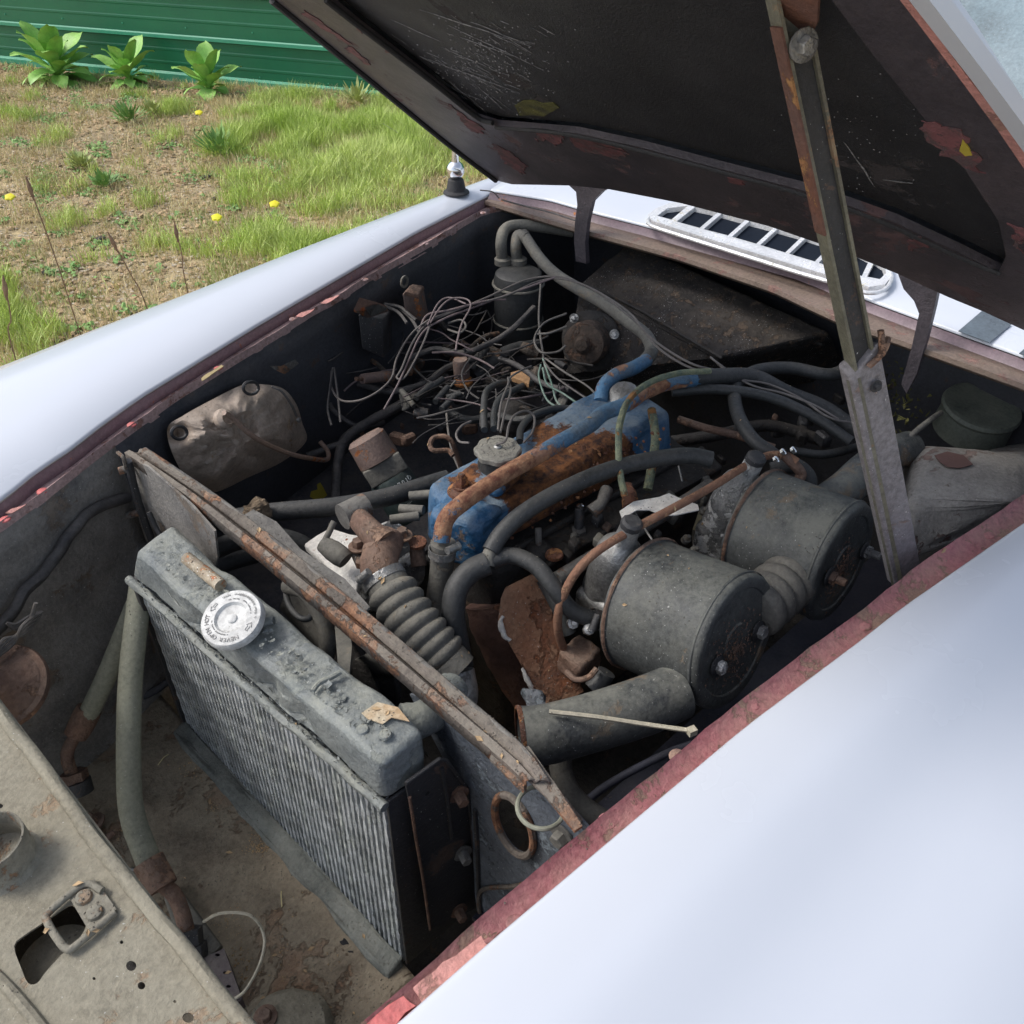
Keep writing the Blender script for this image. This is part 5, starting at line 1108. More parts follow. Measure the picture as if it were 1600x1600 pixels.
tube('release_rod', [WL(350, 645, .09), WL(365, 655, .09), WL(400, 685, .10), WL(450, 708, .10), WL(490, 717, .09), WL(511, 718, .07), WL(512, 705, .05), WL(500, 690, .03)], .0045, M('pinkish_brown_rod', (.27, .19, .15), (.20, .13, .09), rough=.5, rust=.15, bump=.3), bc, seg=8)
tube('strap_wire', [WL(424, 604, .03), WL(440, 612, .04), WL(455, 632, .04), WL(463, 650, .035)], .0022, m_wire, bc, seg=6)
lathe('strap_screw', WL(466, 656, .035), -WN, [(.005, 0), (.004, .004), (0, .005)], m_alloy, bc, seg=10)
# stray bracket
prism('loose_bracket', [WL(x, y, .04) for x, y in ((430, 578), (445, 585), (467, 568), (462, 562), (440, 572), (422, 572))], (-.002, -.002, .002), m_bargrey, car)
# relay boxes
rb = empty('relay_box', WL(595, 510, .03), parent=car, label='black voltage regulator box on the far wing')
hexa('relay_case', [WL(x, y, o) for x, y, o in ((566, 545, .05), (600, 560, .05), (612, 545, .0), (572, 530, .0), (560, 492, .05), (598, 498, .05), (612, 485, .005), (572, 470, .005))], m_black, rb, .003)
prism('relay_cover', [WL(x, y, .055) for x, y in ((553, 487), (562, 468), (584, 474), (603, 480), (606, 487), (575, 497))], V((0, 0, .004)), m_canv, rb)
prism('relay_terminal', [WL(x, y, .058) for x, y in ((572, 484), (590, 478), (604, 484), (580, 495))], V((0, 0, .005)), m_bargrey, rb)
reg = empty('brown_can', WL(652, 475, .03), parent=car, label='rust topped brown relay can hung on the far wing')
hexa('can_body', [WL(x, y, o) for x, y, o in ((634, 495, .045), (664, 505, .045), (670, 492, .008), (640, 482, .008), (628, 458, .045), (654, 466, .045), (662, 448, .008), (640, 444, .008))], m_canv, reg, .005)
hexa('can_top', [WL(x, y, o) for x, y, o in ((630, 462, .046), (655, 468, .046), (664, 452, .006), (641, 447, .006), (632, 456, .046), (654, 461, .046), (662, 446, .008), (645, 443, .008))], m_rustbr, reg, .003)
lathe('mount_ring', WL(631, 440, .01), -WN, [(.008, 0), (.013, 0), (.013, .003), (.008, .003)], m_rubgrey, reg, seg=16)
ign = empty('ignition_coil', Z(598, 588, .60), parent=car, label='small brown coil lying sideways on the far wing')
tube('coil_body', [WL(566, 592, .04), WL(600, 588, .05), WL(612, 588, .05)], [.010, .011, .010], m_canv, ign, seg=16); tube('coil_tip', [WL(556, 592, .04), WL(567, 592, .04)], .004, m_rustbr, ign)
# charcoal canister and elbows
can = empty('charcoal_canister', Z(808, 500, .6), parent=car, label='tall dark round canister in the far rear corner')
cc2 = Z(810, 424, .745); lathe('canister', cc2-V((0, 0, .17)), (0, 0, 1), [(0, 0), (.052, 0), (.056, .01), (.056, .150), (.052, .166), (.046, .170), (0, .170)], m_rub, can, seg=36)
tube('strap', [cc2+V((math.cos(a)*.0575, math.sin(a)*.0575, -.028)) for a in np.linspace(0, 6.283, 24, endpoint=False)], .003, m_rubgrey, can, closed=True, n=2, seg=6)
tube('strap', [cc2+V((math.cos(a)*.0575, math.sin(a)*.0575, -.115)) for a in np.linspace(0, 6.283, 24, endpoint=False)], .0025, m_rubgrey, can, closed=True, n=2, seg=6)
tube('elbow_pipe', [Z(785, 408, .75), Z(783, 378, .795), Z(790, 358, .812), Z(812, 352, .815), Z(850, 355, .812), Z(895, 362, .80)], .013, m_rubgrey, can, seg=14)
tube('elbow_pipe', [Z(808, 408, .75), Z(806, 385, .785), Z(810, 368, .803), Z(822, 372, .802)], .013, m_rubgrey, can, seg=14)
for x, y in ((786, 412), (810, 412)): lathe('spout', Z(x, y, .744), (0, 0, 1), [(.020, 0), (.020, .012), (.014, .016), (0, .016)], m_rubgrey, can, seg=14)
tube('drain_pipe', [Z(842, 388, .75), Z(844, 440, .70), Z(842, 490, .62), Z(840, 545, .55)], .005, m_rub, car)
# heater box and blower
hb_ = empty('heater_box', Z(1080, 500, .5), parent=car, label='large dusty heater box against the firewall')
H8 = [PX(893, 560, 1.16), PX(1100, 640, 1.13), PX(1290, 620, 1.36), PX(1000, 440, 1.44), Z(905, 440, .745), Z(1130, 556, .70), Z(1270, 520, .70), Z(972, 392, .76)]
H8 = [Z(880, 590, .55), Z(1120, 620, .55), Z(1330, 590, .55), Z(1000, 400, .55), Z(905, 440, .735), Z(1120, 560, .715), Z(1300, 520, .75), Z(985, 380, .79)]
hexa('box_shell', H8, M('dirty_heater_shell', (.026, .023, .022), (.013, .012, .012), scale=16, rough=.85, dust=.6, dcol=(.055, .045, .035), rust=.30, rcol=((.05, .033, .024), (.09, .065, .045)), rscale=38, bump=1, bscale=70, speck=.5, var=.95), hb_, .010, sub=26, jit=.0035, jsc=40)
tube('box_seam', [Z(912, 442, .738), Z(1000, 485, .732), Z(1080, 532, .724), Z(1128, 560, .717)], .003, m_grime, hb_)
tube('box_flange', [Z(978, 394, .768), Z(1080, 432, .752), Z(1180, 480, .735), Z(1285, 540, .718)], .004, m_grime, hb_)
bcx = Z(918, 535, .66); bax = V((-.85, -.35, .30)).normalized()
blow = empty('blower_motor', bcx, parent=car, label='round crusty blower motor in front of the heater box')
lathe('motor_flange', bcx-bax*.03, bax, [(0, 0), (.066, 0), (.066, .008), (.050, .012), (0, .012)], m_grime, blow, seg=36, jit=.003)
lathe('motor_can', bcx-bax*.02, bax, [(0, 0), (.046, 0), (.047, .040), (.043, .050), (.030, .054), (.018, .056), (.018, .062), (.012, .070), (0, .071)], M('crusty_motor', (.085, .060, .045), (.045, .036, .030), scale=60, rough=.8, rust=.3, rcol=((.09, .05, .035), (.17, .11, .075)), rscale=50, bump=1), blow, seg=36, jit=.0015, jsc=70)
for x, y in ((960, 522), (897, 497)): bolt(Z(x, y, .70), bax, .006, blow, m_alloyw, washer=True)
# master cylinder lid drum, box at right
dr = empty('brake_drum_cap', Z(1530, 650, .66), parent=car, label='large round dark cover by the firewall on the right')
lathe('drum', Z(1532, 640, .67), V((-.10, -.12, 1)), [(.068, -.05), (.066, -.004), (.070, 0), (.071, .004), (.068, .010), (.060, .011), (.052, .009), (0, .010)], M('dark_green_drum', (.10, .115, .095), (.065, .075, .065), rough=.6, dust=.6, dcol=(.20, .21, .165), bump=.3), dr, seg=44)
pbx = empty('pedal_box', Z(1500, 780, .6), parent=car, label='peeling grey box cover beside the near wing')
hexa('box_lid', [Z(1395, 900, .60), Z(1640, 800, .60), Z(1640, 680, .60), Z(1400, 740, .60), Z(1412, 775, .69), Z(1600, 790, .69), Z(1620, 715, .69), Z(1440, 683, .69)], M('peeling_taupe_paint', (.26, .25, .23), (.19, .18, .17), scale=9, rough=.75, rust=.17, rcol=((.12, .065, .055), (.17, .10, .085)), rscale=11, dust=.4, dcol=(.26, .245, .215), bump=.8, speck=.2), pbx, .026, sub=18, seg=6, jit=.003, jsc=20)
prism('peeled_patch', [Z(x, y, .6935) for x, y in ((1460, 712), (1480, 706), (1505, 712), (1520, 726), (1500, 732), (1480, 730), (1468, 722))], (0, 0, .001), simple('maroon_primer', (.13, .075, .065), .8), pbx)
# lichen on the pedal gear
mg = MB(); random.seed(17)
for i in range(170):
    x = random.gauss(1395, 22); y = random.gauss(620, 32); p = Z(x, y, random.uniform(.62, .70)); r = random.uniform(.003, .008); mg.add([p+V((random.uniform(-r, r), random.uniform(-r, r), random.uniform(-r, r))) for _ in range(4)], [(0, 1, 2), (0, 2, 3), (0, 3, 1)])
mg.build('lichen', m_moss, car, smooth=False, kind='stuff')
tube('hinge_spring', [Z(1422, 600, .74), Z(1440, 560, .77), Z(1448, 530, .79)], .004, m_rubgrey, car)
# big loop hose and others right of engine
tube('loop_hose', [Z(1345, 560, .73), Z(1300, 585, .74), Z(1235, 575, .75), Z(1180, 580, .755), Z(1150, 605, .755), Z(1152, 645, .75), Z(1175, 685, .74), Z(1205, 708, .73), Z(1222, 722, .72)], .0115, m_rub, car, seg=14, label='black hose making a wide loop by the firewall')
tube('brake_pipe', [Z(1060, 655, .70), Z(1100, 668, .70), Z(1150, 680, .69), Z(1210, 700, .68)], .007, m_rustbr, car)
tube('servo_hose', [Z(1240, 705, .66), Z(1290, 710, .66), Z(1350, 695, .66), Z(1390, 680, .66)], .008, m_rub, car)
tube('pedal_cable', [Z(1405, 710, .68), Z(1425, 680, .70), Z(1455, 655, .71), Z(1470, 645, .71)], .005, m_rubgrey, car)
tube('rear_hose', [Z(1050, 612, .76), Z(1120, 608, .765), Z(1200, 620, .755), Z(1270, 650, .74), Z(1330, 690, .72)], .009, m_rub, car)
# long front hoses
tube('radiator_hose', [Z(300, 818, .66), Z(350, 812, .67), Z(430, 800, .68), Z(520, 792, .68), Z(600, 778, .68), Z(660, 760, .68), Z(700, 748, .68)], .0150, m_rub, car, seg=16, label='long straight black hose behind the cross bar')
tube('lower_hose', [Z(330, 862, .60), Z(370, 845, .61), Z(420, 838, .61), Z(470, 850, .59), Z(500, 880, .56)], .0160, m_rub, car, seg=16)
tube('lower_hose', [Z(300, 905, .55), Z(350, 880, .56), Z(420, 860, .56)], .016, m_rub, car, seg=16)
cl = Z(400, 795, .705)
hexa('rag_knot', [cl+V(p) for p in ((-.02, -.015, -.02), (.02, -.015, -.02), (.02, .015, -.02), (-.02, .015, -.02), (-.016, -.012, .01), (.016, -.012, .01), (.016, .012, .01), (-.016, .012, .01))], M('brown_sacking', (.20, .15, .10), (.13, .10, .07), scale=60, rough=1, bump=1, bscale=300), car, .006, sub=5, jit=.008, jsc=70)
# oil filter, label lettering
ofa = (RT*.50-UP*.86+FW*.25).normalized(); ofp = PY(598, 728, 1.02)
of = empty('oil_filter', ofp, parent=car, label='dark oil filter can with small white print')
lathe('filter_body', ofp-ofa*.062, ofa, [(0, 0), (.030, 0), (.036, .006), (.038, .05), (0, .05)], m_canv, of, seg=30)
side = (CP-ofp); side = (side-ofa*side.dot(ofa)).normalized(); tx = ofa.cross(side).normalized(); tx = tx if tx.dot(RT) > 0 else -tx
hexa('filter_head', box8(ofp+ofa*.006, tx*.074, side*.060, ofa*.034), m_rubgrey, of, .003, sub=3, jit=.0015)
lathe('filter_can', ofp+ofa*.023, ofa, [(0, 0), (.038, 0), (.040, .006), (.040, .080), (.036, .086), (0, .086)], M('dark_green_can', (.028, .046, .045), (.02, .034, .034), rough=.45, dust=.25, bump=.15), of, seg=36)
def can_text(s, h, size, a0):
    mb = MB()
    for i, ch in enumerate(s):
        if ch == ' ': continue
        a = a0-(i-(len(s)-1)/2)*size*.72/.040; d = side*math.cos(a)+tx*math.sin(a); u2 = ofa; x2 = u2.cross(d)
        put_glyph(mb, ch, ofp+ofa*(.023+h)+d*.0404, x2, u2, size)
    mb.build('print', m_labelw, of, smooth=False)
can_text('Q10LTR', .012, .0115, .30); can_text('IIII', .030, .007, .35); can_text('IIIIIIIII', .043, .0045, .35); can_text('IIIIIIII IIII', .051, .0035, .45)
tube('dipstick', [Z(722, 735, .62), Z(712, 705, .66), Z(706, 690, .68), Z(695, 682, .69), Z(678, 684, .69), Z(672, 695, .685), Z(678, 704, .68), Z(700, 704, .675), Z(708, 712, .67)], .0045, m_rustbr, car, seg=8, label='brown looped dipstick handle')
# temperature sensor
se = empty('distributor_sensor', Z(722, 590, .60), parent=car, label='brown cylinder with an orange rusty base in the wiring')
lathe('sensor_body', Z(722, 590, .62), V((-.05, 0, 1)), [(0, 0), (.017, 0), (.017, .040), (.014, .045), (0, .045)], m_canv, se, seg=24)
lathe('sensor_base', Z(724, 598, .612), V((-.05, 0, 1)), [(0, 0), (.020, 0), (.021, .006), (.015, .012), (0, .012)], M('bright_orange_rust', (.40, .16, .04), (.24, .10, .04), scale=60, rough=.9, bump=1), se, seg=24)
for x in (712, 727): tube('sensor_terminal', [Z(x, 556, .665), Z(x-1, 545, .68)], .0028, m_black, se, seg=6)
# distributor and HT leads
dc = Z(800, 640, .60)
lathe('distributor', dc-V((0, 0, .06)), (0, -.1, 1), [(.028, 0), (.030, .03), (.040, .035), (.040, .055), (.026, .075), (.012, .085), (0, .085)], m_grime, eng, seg=24)
tube('plug_lead', [Z(757, 672, .77), Z(756, 640, .77), Z(760, 612, .76), Z(778, 600, .74), Z(800, 598, .70)], .0058, m_rub, car, seg=10)
tube('plug_lead', [Z(772, 670, .77), Z(772, 645, .765), Z(782, 622, .755), Z(810, 606, .73), Z(830, 598, .70)], .0058, m_rub, car, seg=10)
tube('plug_lead', [Z(812, 690, .77), Z(815, 668, .77), Z(835, 648, .76), Z(870, 638, .75), Z(905, 640, .74)], .0058, m_rub, car, seg=10)
prism('copper_clip', [Z(x, y, .72) for x, y in ((798, 588), (812, 584), (828, 596), (826, 606), (812, 600), (800, 596))], (0, 0, .008), M('tan_phenolic', (.34, .20, .10), (.26, .15, .08), rough=.5), car)
# leaf in the bay
leaf = prism('yellow_leaf', [WL(x, y, .05) for x, y in ((486, 768), (484, 776), (492, 782), (504, 780), (511, 774), (505, 762), (500, 754), (495, 757), (496, 765))], (0, -.001, .001), m_yel, None, label='small yellow leaf fallen in the bay by the hose', cat='leaf')

# ---- wiring
def w(pts, r=.0024, m=m_wire, **k): return tube('wire', [Z(*p) for p in pts], r, m, car, seg=7, n=6, **k)
w(((1130, 580, .78), (1085, 570, .79), (1040, 545, .79), (1010, 520, .80), (985, 490, .80), (945, 462, .80), (905, 442, .80), (868, 432, .80), (820, 438, .79), (760, 465, .775), (700, 490, .765), (668, 505, .755), (645, 535, .74), (628, 575, .73), (620, 590, .72), (632, 590, .72), (650, 560, .735), (664, 530, .75), (672, 508, .757)), .0021, m_wirew, label='long pale wire draped right across the bay')
w(((1125, 583, .78), (1080, 575, .785), (1030, 545, .788), (990, 500, .79), (930, 455, .795), (880, 436, .80), (840, 440, .79), (790, 462, .78), (730, 478, .77), (690, 492, .765), (665, 503, .76), (640, 525, .74), (620, 560, .72), (612, 590, .71), (590, 612, .70), (560, 626, .69), (532, 625, .68), (518, 605, .68), (518, 580, .69)), .0021, m_wirew)
w(((868, 433, .80), (800, 458, .78), (735, 482, .765), (690, 500, .76), (660, 520, .745), (640, 560, .73), (622, 600, .72), (600, 640, .70)), .0021, m_wirep)
w(((672, 505, .76), (690, 478, .78), (708, 466, .785), (730, 468, .785), (735, 480, .78), (722, 505, .77), (715, 530, .76), (712, 548, .755)), .0018, m_wirep)
w(((668, 508, .76), (684, 475, .775), (702, 465, .78), (728, 475, .78)), .0018, m_wirep)
w(((655, 515, .75), (668, 492, .765), (700, 485, .77), (760, 470, .775), (790, 468, .77)), .0021, m_wirep)
w(((700, 505, .75), (720, 500, .755), (728, 510, .75), (718, 520, .75), (700, 515, .745)), .0022, m_wire)
w(((1110, 558, .78), (1150, 590, .77), (1200, 600, .76), (1250, 622, .755), (1295, 652, .75), (1340, 662, .74)), .0020, m_wirew)
w(((1118, 565, .78), (1170, 600, .765), (1225, 615, .76), (1270, 632, .755), (1310, 655, .745)), .0020, m_wirew)
for k, pts in enumerate((((848, 575, .72), (855, 600, .72), (880, 615, .72), (910, 635, .73), (925, 640, .735)), ((850, 565, .72), (870, 590, .725), (905, 615, .73), (932, 632, .735)), ((845, 570, .72), (842, 590, .715), (855, 625, .72), (880, 640, .73)), ((852, 560, .72), (880, 580, .73), (920, 605, .74), (935, 625, .74)), ((848, 560, .72), (862, 600, .715), (872, 630, .72), (905, 650, .735)))):
    w(pts, .0018, (m_wireg, m_wirew, m_wireg, m_wire, m_wireg)[k])
for pts in (((885, 490, .74), (850, 505, .73), (835, 530, .72), (845, 550, .72), (870, 550, .72), (884, 540, .73)), ((885, 510, .74), (860, 520, .735), (840, 522, .73)), ((845, 440, .76), (842, 500, .72), (848, 550, .70), (852, 575, .70))): w(pts, .0022, m_wire)
for pts in (((782, 675, .80), (790, 640, .80), (798, 610, .79), (796, 592, .78), (812, 580, .77), (830, 572, .76)), ((778, 672, .80), (783, 630, .80), (794, 600, .79), (794, 590, .78)), ((775, 695, .807), (790, 688, .812), (795, 665, .815), (805, 648, .815), (822, 642, .81), (835, 652, .80), (832, 675, .79), (818, 692, .78)), ((733, 692, .79), (718, 690, .785), (713, 678, .785), (722, 665, .785), (736, 658, .785))): w(pts, .0019, m_wirew)
for pts in (((555, 470, .74), (540, 490, .735), (515, 510, .72), (503, 530, .71), (508, 555, .70), (520, 562, .70)), ((560, 515, .72), (542, 525, .71), (540, 545, .70), (522, 560, .70), (512, 565, .70)), ((520, 575, .70), (515, 610, .68), (512, 640, .66), (518, 665, .65)), ((522, 575, .70), (528, 620, .68), (532, 660, .66))): w(pts, .0022, m_wireb)
for pts in (((620, 478, .75), (640, 495, .745), (650, 510, .74), (655, 520, .74)), ((600, 475, .76), (625, 480, .755), (640, 492, .75), (650, 500, .745)), ((600, 478, .76), (622, 488, .75), (636, 505, .745))): w(pts, .0034, m_wireb)
# braided / taped looms lower
tube('loom', [Z(700, 590, .62), Z(660, 615, .61), Z(610, 640, .60), Z(570, 662, .59), Z(540, 685, .58), Z(528, 720, .56), Z(525, 780, .52)], .0100, m_wireb, car, seg=12, wob=.003)
tube('loom', [Z(540, 690, .58), Z(500, 705, .57), Z(480, 712, .57)], .007, m_wireb, car, seg=10, wob=.003)
tube('loom', [Z(840, 540, .60), Z(800, 548, .61), Z(770, 565, .61), Z(740, 590, .60)], .016, m_rub, car, seg=12, wob=.003)
tube('loom', [Z(760, 545, .64), Z(745, 565, .63), Z(735, 580, .62)], .009, m_rub, car, seg=10)
for x0, y0, x1, y1 in ((675, 600, 650, 622), (692, 592, 668, 610), (720, 615, 698, 622), (700, 605, 680, 628), (710, 620, 690, 640)): tube('bullet_connector', [Z(x0, y0, .66), Z(x1, y1, .655)], .0065, m_rub, car, seg=10, n=2)
random.seed(77)
for i in range(60):
    x, y = random.gauss(725, 60), random.gauss(575, 42); z = random.uniform(.60, .69); pts = [(x, y, z)]; a = random.uniform(-.9, .4)+(math.pi if random.random() < .5 else 0); b_ = random.uniform(-.35, .35)
    for k in range(4):
        a += b_+random.uniform(-.15, .15); x += math.cos(a)*random.uniform(18, 34); y += math.sin(a)*random.uniform(12, 22); z += random.uniform(-.012, .008); pts.append((x, y, z))
    w(pts, random.choice([.0012, .0016, .0022]), random.choice([m_wireb, m_wireb, m_grime, m_wirep, m_grime, m_wireb]))
w(((712, 595, .66), (700, 612, .655), (698, 650, .65), (705, 700, .64), (718, 735, .62)), .0022, m_wire)
w(((780, 310, .86), (770, 300, .875), (750, 297, .88)), .0015, m_wirew)
w(((783, 312, .87), (820, 322, .86), (860, 332, .858), (900, 345, .856)), .0018, m_wirew)
m_mid = M('grimy_brown_metal', (.085, .068, .055), (.045, .038, .033), scale=25, rough=.75, rust=.35, rcol=((.10, .055, .035), (.19, .10, .055)), dust=.5, dcol=(.15, .125, .095), bump=1)
random.seed(171)
for i in range(44):
    x, y = random.uniform(575, 905), random.uniform(500, 660); z = random.uniform(.58, .64); kind_ = i % 4; p = Z(x, y, z); a = random.uniform(0, 3.1); d = V((math.cos(a), math.sin(a), random.uniform(-.2, .5))).normalized(); r = random.uniform(.005, .012); l = random.uniform(.02, .05)
    mt = random.choice([m_mid, m_mid, m_black, m_rubgrey, m_grime])
    if kind_ == 0: tube('union_stub', [p-d*l*.5, p, p+d*l*.5], [r, r*1.25, r], mt, eng, seg=10, n=2)
    elif kind_ == 1: lathe('pressed_cap', p, d, [(0, 0), (r*1.6, 0), (r*1.6, l*.3), (r, l*.45), (r*.9, l*.7), (0, l*.7)], mt, eng, seg=14)
    elif kind_ == 2: hexa('mount_bracket', box8(p, d*l, d.orthogonal().normalized()*r*1.6, d.cross(d.orthogonal()).normalized()*r*.6), mt, eng, .002, seg=1)
    else: tube('short_pipe', [p-d*l, p+V((0, 0, .012)), p+d*l, p+d*l*1.4-V((0, 0, .02))], r*.7, mt, eng, seg=9, n=4)
for pts, r, mt in ((((640, 560, .66), (680, 545, .67), (720, 552, .67), (760, 540, .67), (800, 515, .68), (835, 480, .70)), .0065, m_wireb), (((560, 600, .62), (610, 612, .62), (660, 600, .63), (700, 575, .64), (745, 560, .65)), .007, m_wireb),
                   (((690, 640, .60), (730, 655, .60), (770, 650, .60), (820, 655, .62), (870, 640, .64)), .008, m_rub), (((780, 560, .66), (815, 575, .66), (850, 600, .66), (890, 610, .67)), .006, m_wireb), (((500, 590, .62), (520, 640, .60), (560, 665, .58), (600, 660, .57)), .005, m_wireb)):
    tube('taped_loom', [Z(*p) for p in pts], r, mt, car, seg=10, wob=.002)
# random grimy clutter deep in the bay so that gaps are not empty
random.seed(99)
for i in range(46):
    x, y = random.uniform(560, 900), random.uniform(540, 700); s = random.uniform(.012, .035); p = Z(x, y, random.uniform(.50, .60)); a = random.random()*3
    hexa('grimy_fitting', box8(p, (s*math.cos(a), s*math.sin(a), 0), (-s*math.sin(a)*.6, s*math.cos(a)*.6, .004), (0, 0, s*.8)), random.choice([m_grime, m_grime, m_black, m_rustbr]), eng, s*.15, seg=1)
for i in range(12):
    x, y = random.uniform(1040, 1330), random.uniform(620, 720); s = random.uniform(.015, .04); p = Z(x, y, random.uniform(.48, .60)); a = random.random()*3
    hexa('grimy_fitting', box8(p, (s*math.cos(a), s*math.sin(a), 0), (-s*math.sin(a)*.6, s*math.cos(a)*.6, .004), (0, 0, s*.8)), random.choice([m_grime, m_black, m_rustbr]), eng, s*.15, seg=1)
tube('clutter_hose', [Z(1050, 690, .58), Z(1120, 680, .6), Z(1200, 665, .6), Z(1290, 690, .58)], .012, m_grime, eng)
# antenna
an = empty('antenna', Z(713, 295, zt(1.36)), parent=car, label='chrome aerial base with a black rubber foot on the far wing')
ap = Z(713, 301, .862)
lathe('rubber_foot', ap, (0, 0, 1), [(.031, 0), (.030, .003), (.023, .007), (.018, .030), (.014, .033), (0, .033)], m_seal, an, seg=28)
lathe('ball', ap+V((0, 0, .030)), (0, 0, 1), [(.012, 0)]+[(.021*math.sin(a), .021-.021*math.cos(a)) for a in np.linspace(.4, 3.0, 12)]+[(0, .042)], m_chrome, an, seg=28)
tube('mast_stub', [ap+V((0, 0, .066)), ap+V((.002, 0, .10)), ap+V((.004, 0, .125))], [.0095, .007, .002], m_chrome, an, seg=12)

bpy.context.view_layer.update(); dg = bpy.context.evaluated_depsgraph_get()
random.seed(303); cr = MB(); lf = MB(); nw_ok = 0
for i in range(16000):
    x, y = random.uniform(180, 1580), random.uniform(330, 1500); d = ray(x, y); p0 = Z(x, y, .835)
    if p0.x > 1.55 or p0.y > interp(far_lip, p0.x)-.01 or p0.y < interp(near_lip, p0.x)+.01: continue
    hit, loc, nrm, idx, ob, mw = S.ray_cast(dg, V((p0.x+random.uniform(-.12, .02), p0.y+random.uniform(-.02, .12), .834)), V((0, 0, -1)))
    if not hit or nrm.z < .55 or loc.z < .2 or ob.name.split('.')[0] in ('wire', 'pressure_cap', 'near_wing', 'far_wing', 'cowl_panel', 'panel_top', 'rolled_edge', 'top_tank', 'intake_snout'): continue
    if noise.noise(loc*16) < -.12: continue
    u = nrm.orthogonal().normalized(); w2 = nrm.cross(u); r = random.uniform(.0004, .0014); a = random.uniform(0, 6.28); u, w2 = u*math.cos(a)+w2*math.sin(a), w2*math.cos(a)-u*math.sin(a)
    if random.random() < .03: r *= 2.2; lf.add([loc+u*r*2+nrm*.001, loc+w2*r+nrm*.002, loc-u*r*2+nrm*.0005, loc-w2*r+nrm*.0015], [(0, 1, 2), (0, 2, 3)])
    else: cr.add([loc+u*r, loc-u*r*.6+w2*r, loc-u*r*.6-w2*r, loc+nrm*r*1.1], [(0, 1, 3), (1, 2, 3), (2, 0, 3)])
cr.build('settled_grit', m_fluff, car, smooth=False, kind='stuff')
lf.build('leaf_crumbs', m_litter, car, smooth=False, kind='stuff')
# ================================================================== OUTSIDE
gp = MB(); Gg = []
for i in range(91):
    X = -9+i*.2; Gg.append([])
    for j in range(81):
        Y = 1.2+j*.2; Gg[-1].append(V((X, Y, .05*noise.noise(V((X*.4, Y*.4, 0)))+.018*noise.noise(V((X*2.5, Y*2.5, 3))))))
ground = grid_mb(gp, Gg).build('ground', m_soil, None, kind='structure')
gp = MB(); gp.add([V((-80, -80, -.06)), V((80, -80, -.06)), V((80, 80, -.06)), V((-80, 80, -.06))], [(0, 1, 2, 3)]); gp.build('far_ground', m_soil, None, kind='structure')
def gz_(X, Y): return .05*noise.noise(V((X*.4, Y*.4, 0)))+.018*noise.noise(V((X*2.5, Y*2.5, 3)))
# shed wall
wa = Z(0, 99, .0); wb = Z(600, 157, .0); wd = (wb-wa); wd.z = 0; wd.normalize(); wn = V((wd.y, -wd.x, 0)); wn = wn if wn.dot(CP-wa) > 0 else -wn
w0 = wa-wd*3.0; w1 = wb+wd*7
shed = empty('shed_wall', (w0+w1)/2, label='green ribbed metal shed wall behind the grass', cat='wall')
h0 = .03
for k in range(3):
    base = h0+k*.915; prof = []
    for r in range(3):
        b0 = base+r*.305
        prof += [(b0, 0), (b0+.085, 0), (b0+.092, .0022), (b0+.104, .0022), (b0+.111, 0), (b0+.180, 0), (b0+.187, .0022), (b0+.199, .0022), (b0+.206, 0), (b0+.266, 0), (b0+.276, .020), (b0+.297, .020)]
    prof.append((base+.915, 0))
    rows = [[p+wn*d+V((0, 0, z)) for z, d in prof] for p in (w0, w0.lerp(w1, .5), w1)]
    mb = MB(); grid_mb(mb, rows); mb.build('siding_panel', m_green, shed, smooth=False)
    for r in range(3):
        z = base+r*.305+.2865; mb = MB(); prism_mb(mb, [w0+wn*.0215+V((0, 0, z-.011)), w0+wn*.0235+V((0, 0, z-.011)), w0+wn*.0235+V((0, 0, z+.012)), w0+wn*.018+V((0, 0, z+.020)), w0+wn*.016+V((0, 0, z+.018))], w1-w0)
        fixn(mb.build('ridge', m_greenlt, shed, smooth=False))
prism('base_trim', [w0+wn*.002+V((0, 0, h0-.03)), w0+wn*.03+V((0, 0, h0-.03)), w0+wn*.028+V((0, 0, h0+.02)), w0+wn*.004+V((0, 0, h0+.034))], w1-w0, m_greenlt, shed)
for i in range(22):
    p = w0+wd*(i*.61+.2)
    for r in range(3): lathe('screw', p+wn*.002+V((0, 0, h0+.05+r*.305)), wn, [(.006, 0), (.006, .004), (0, .006)], m_greenlt, shed, seg=6)
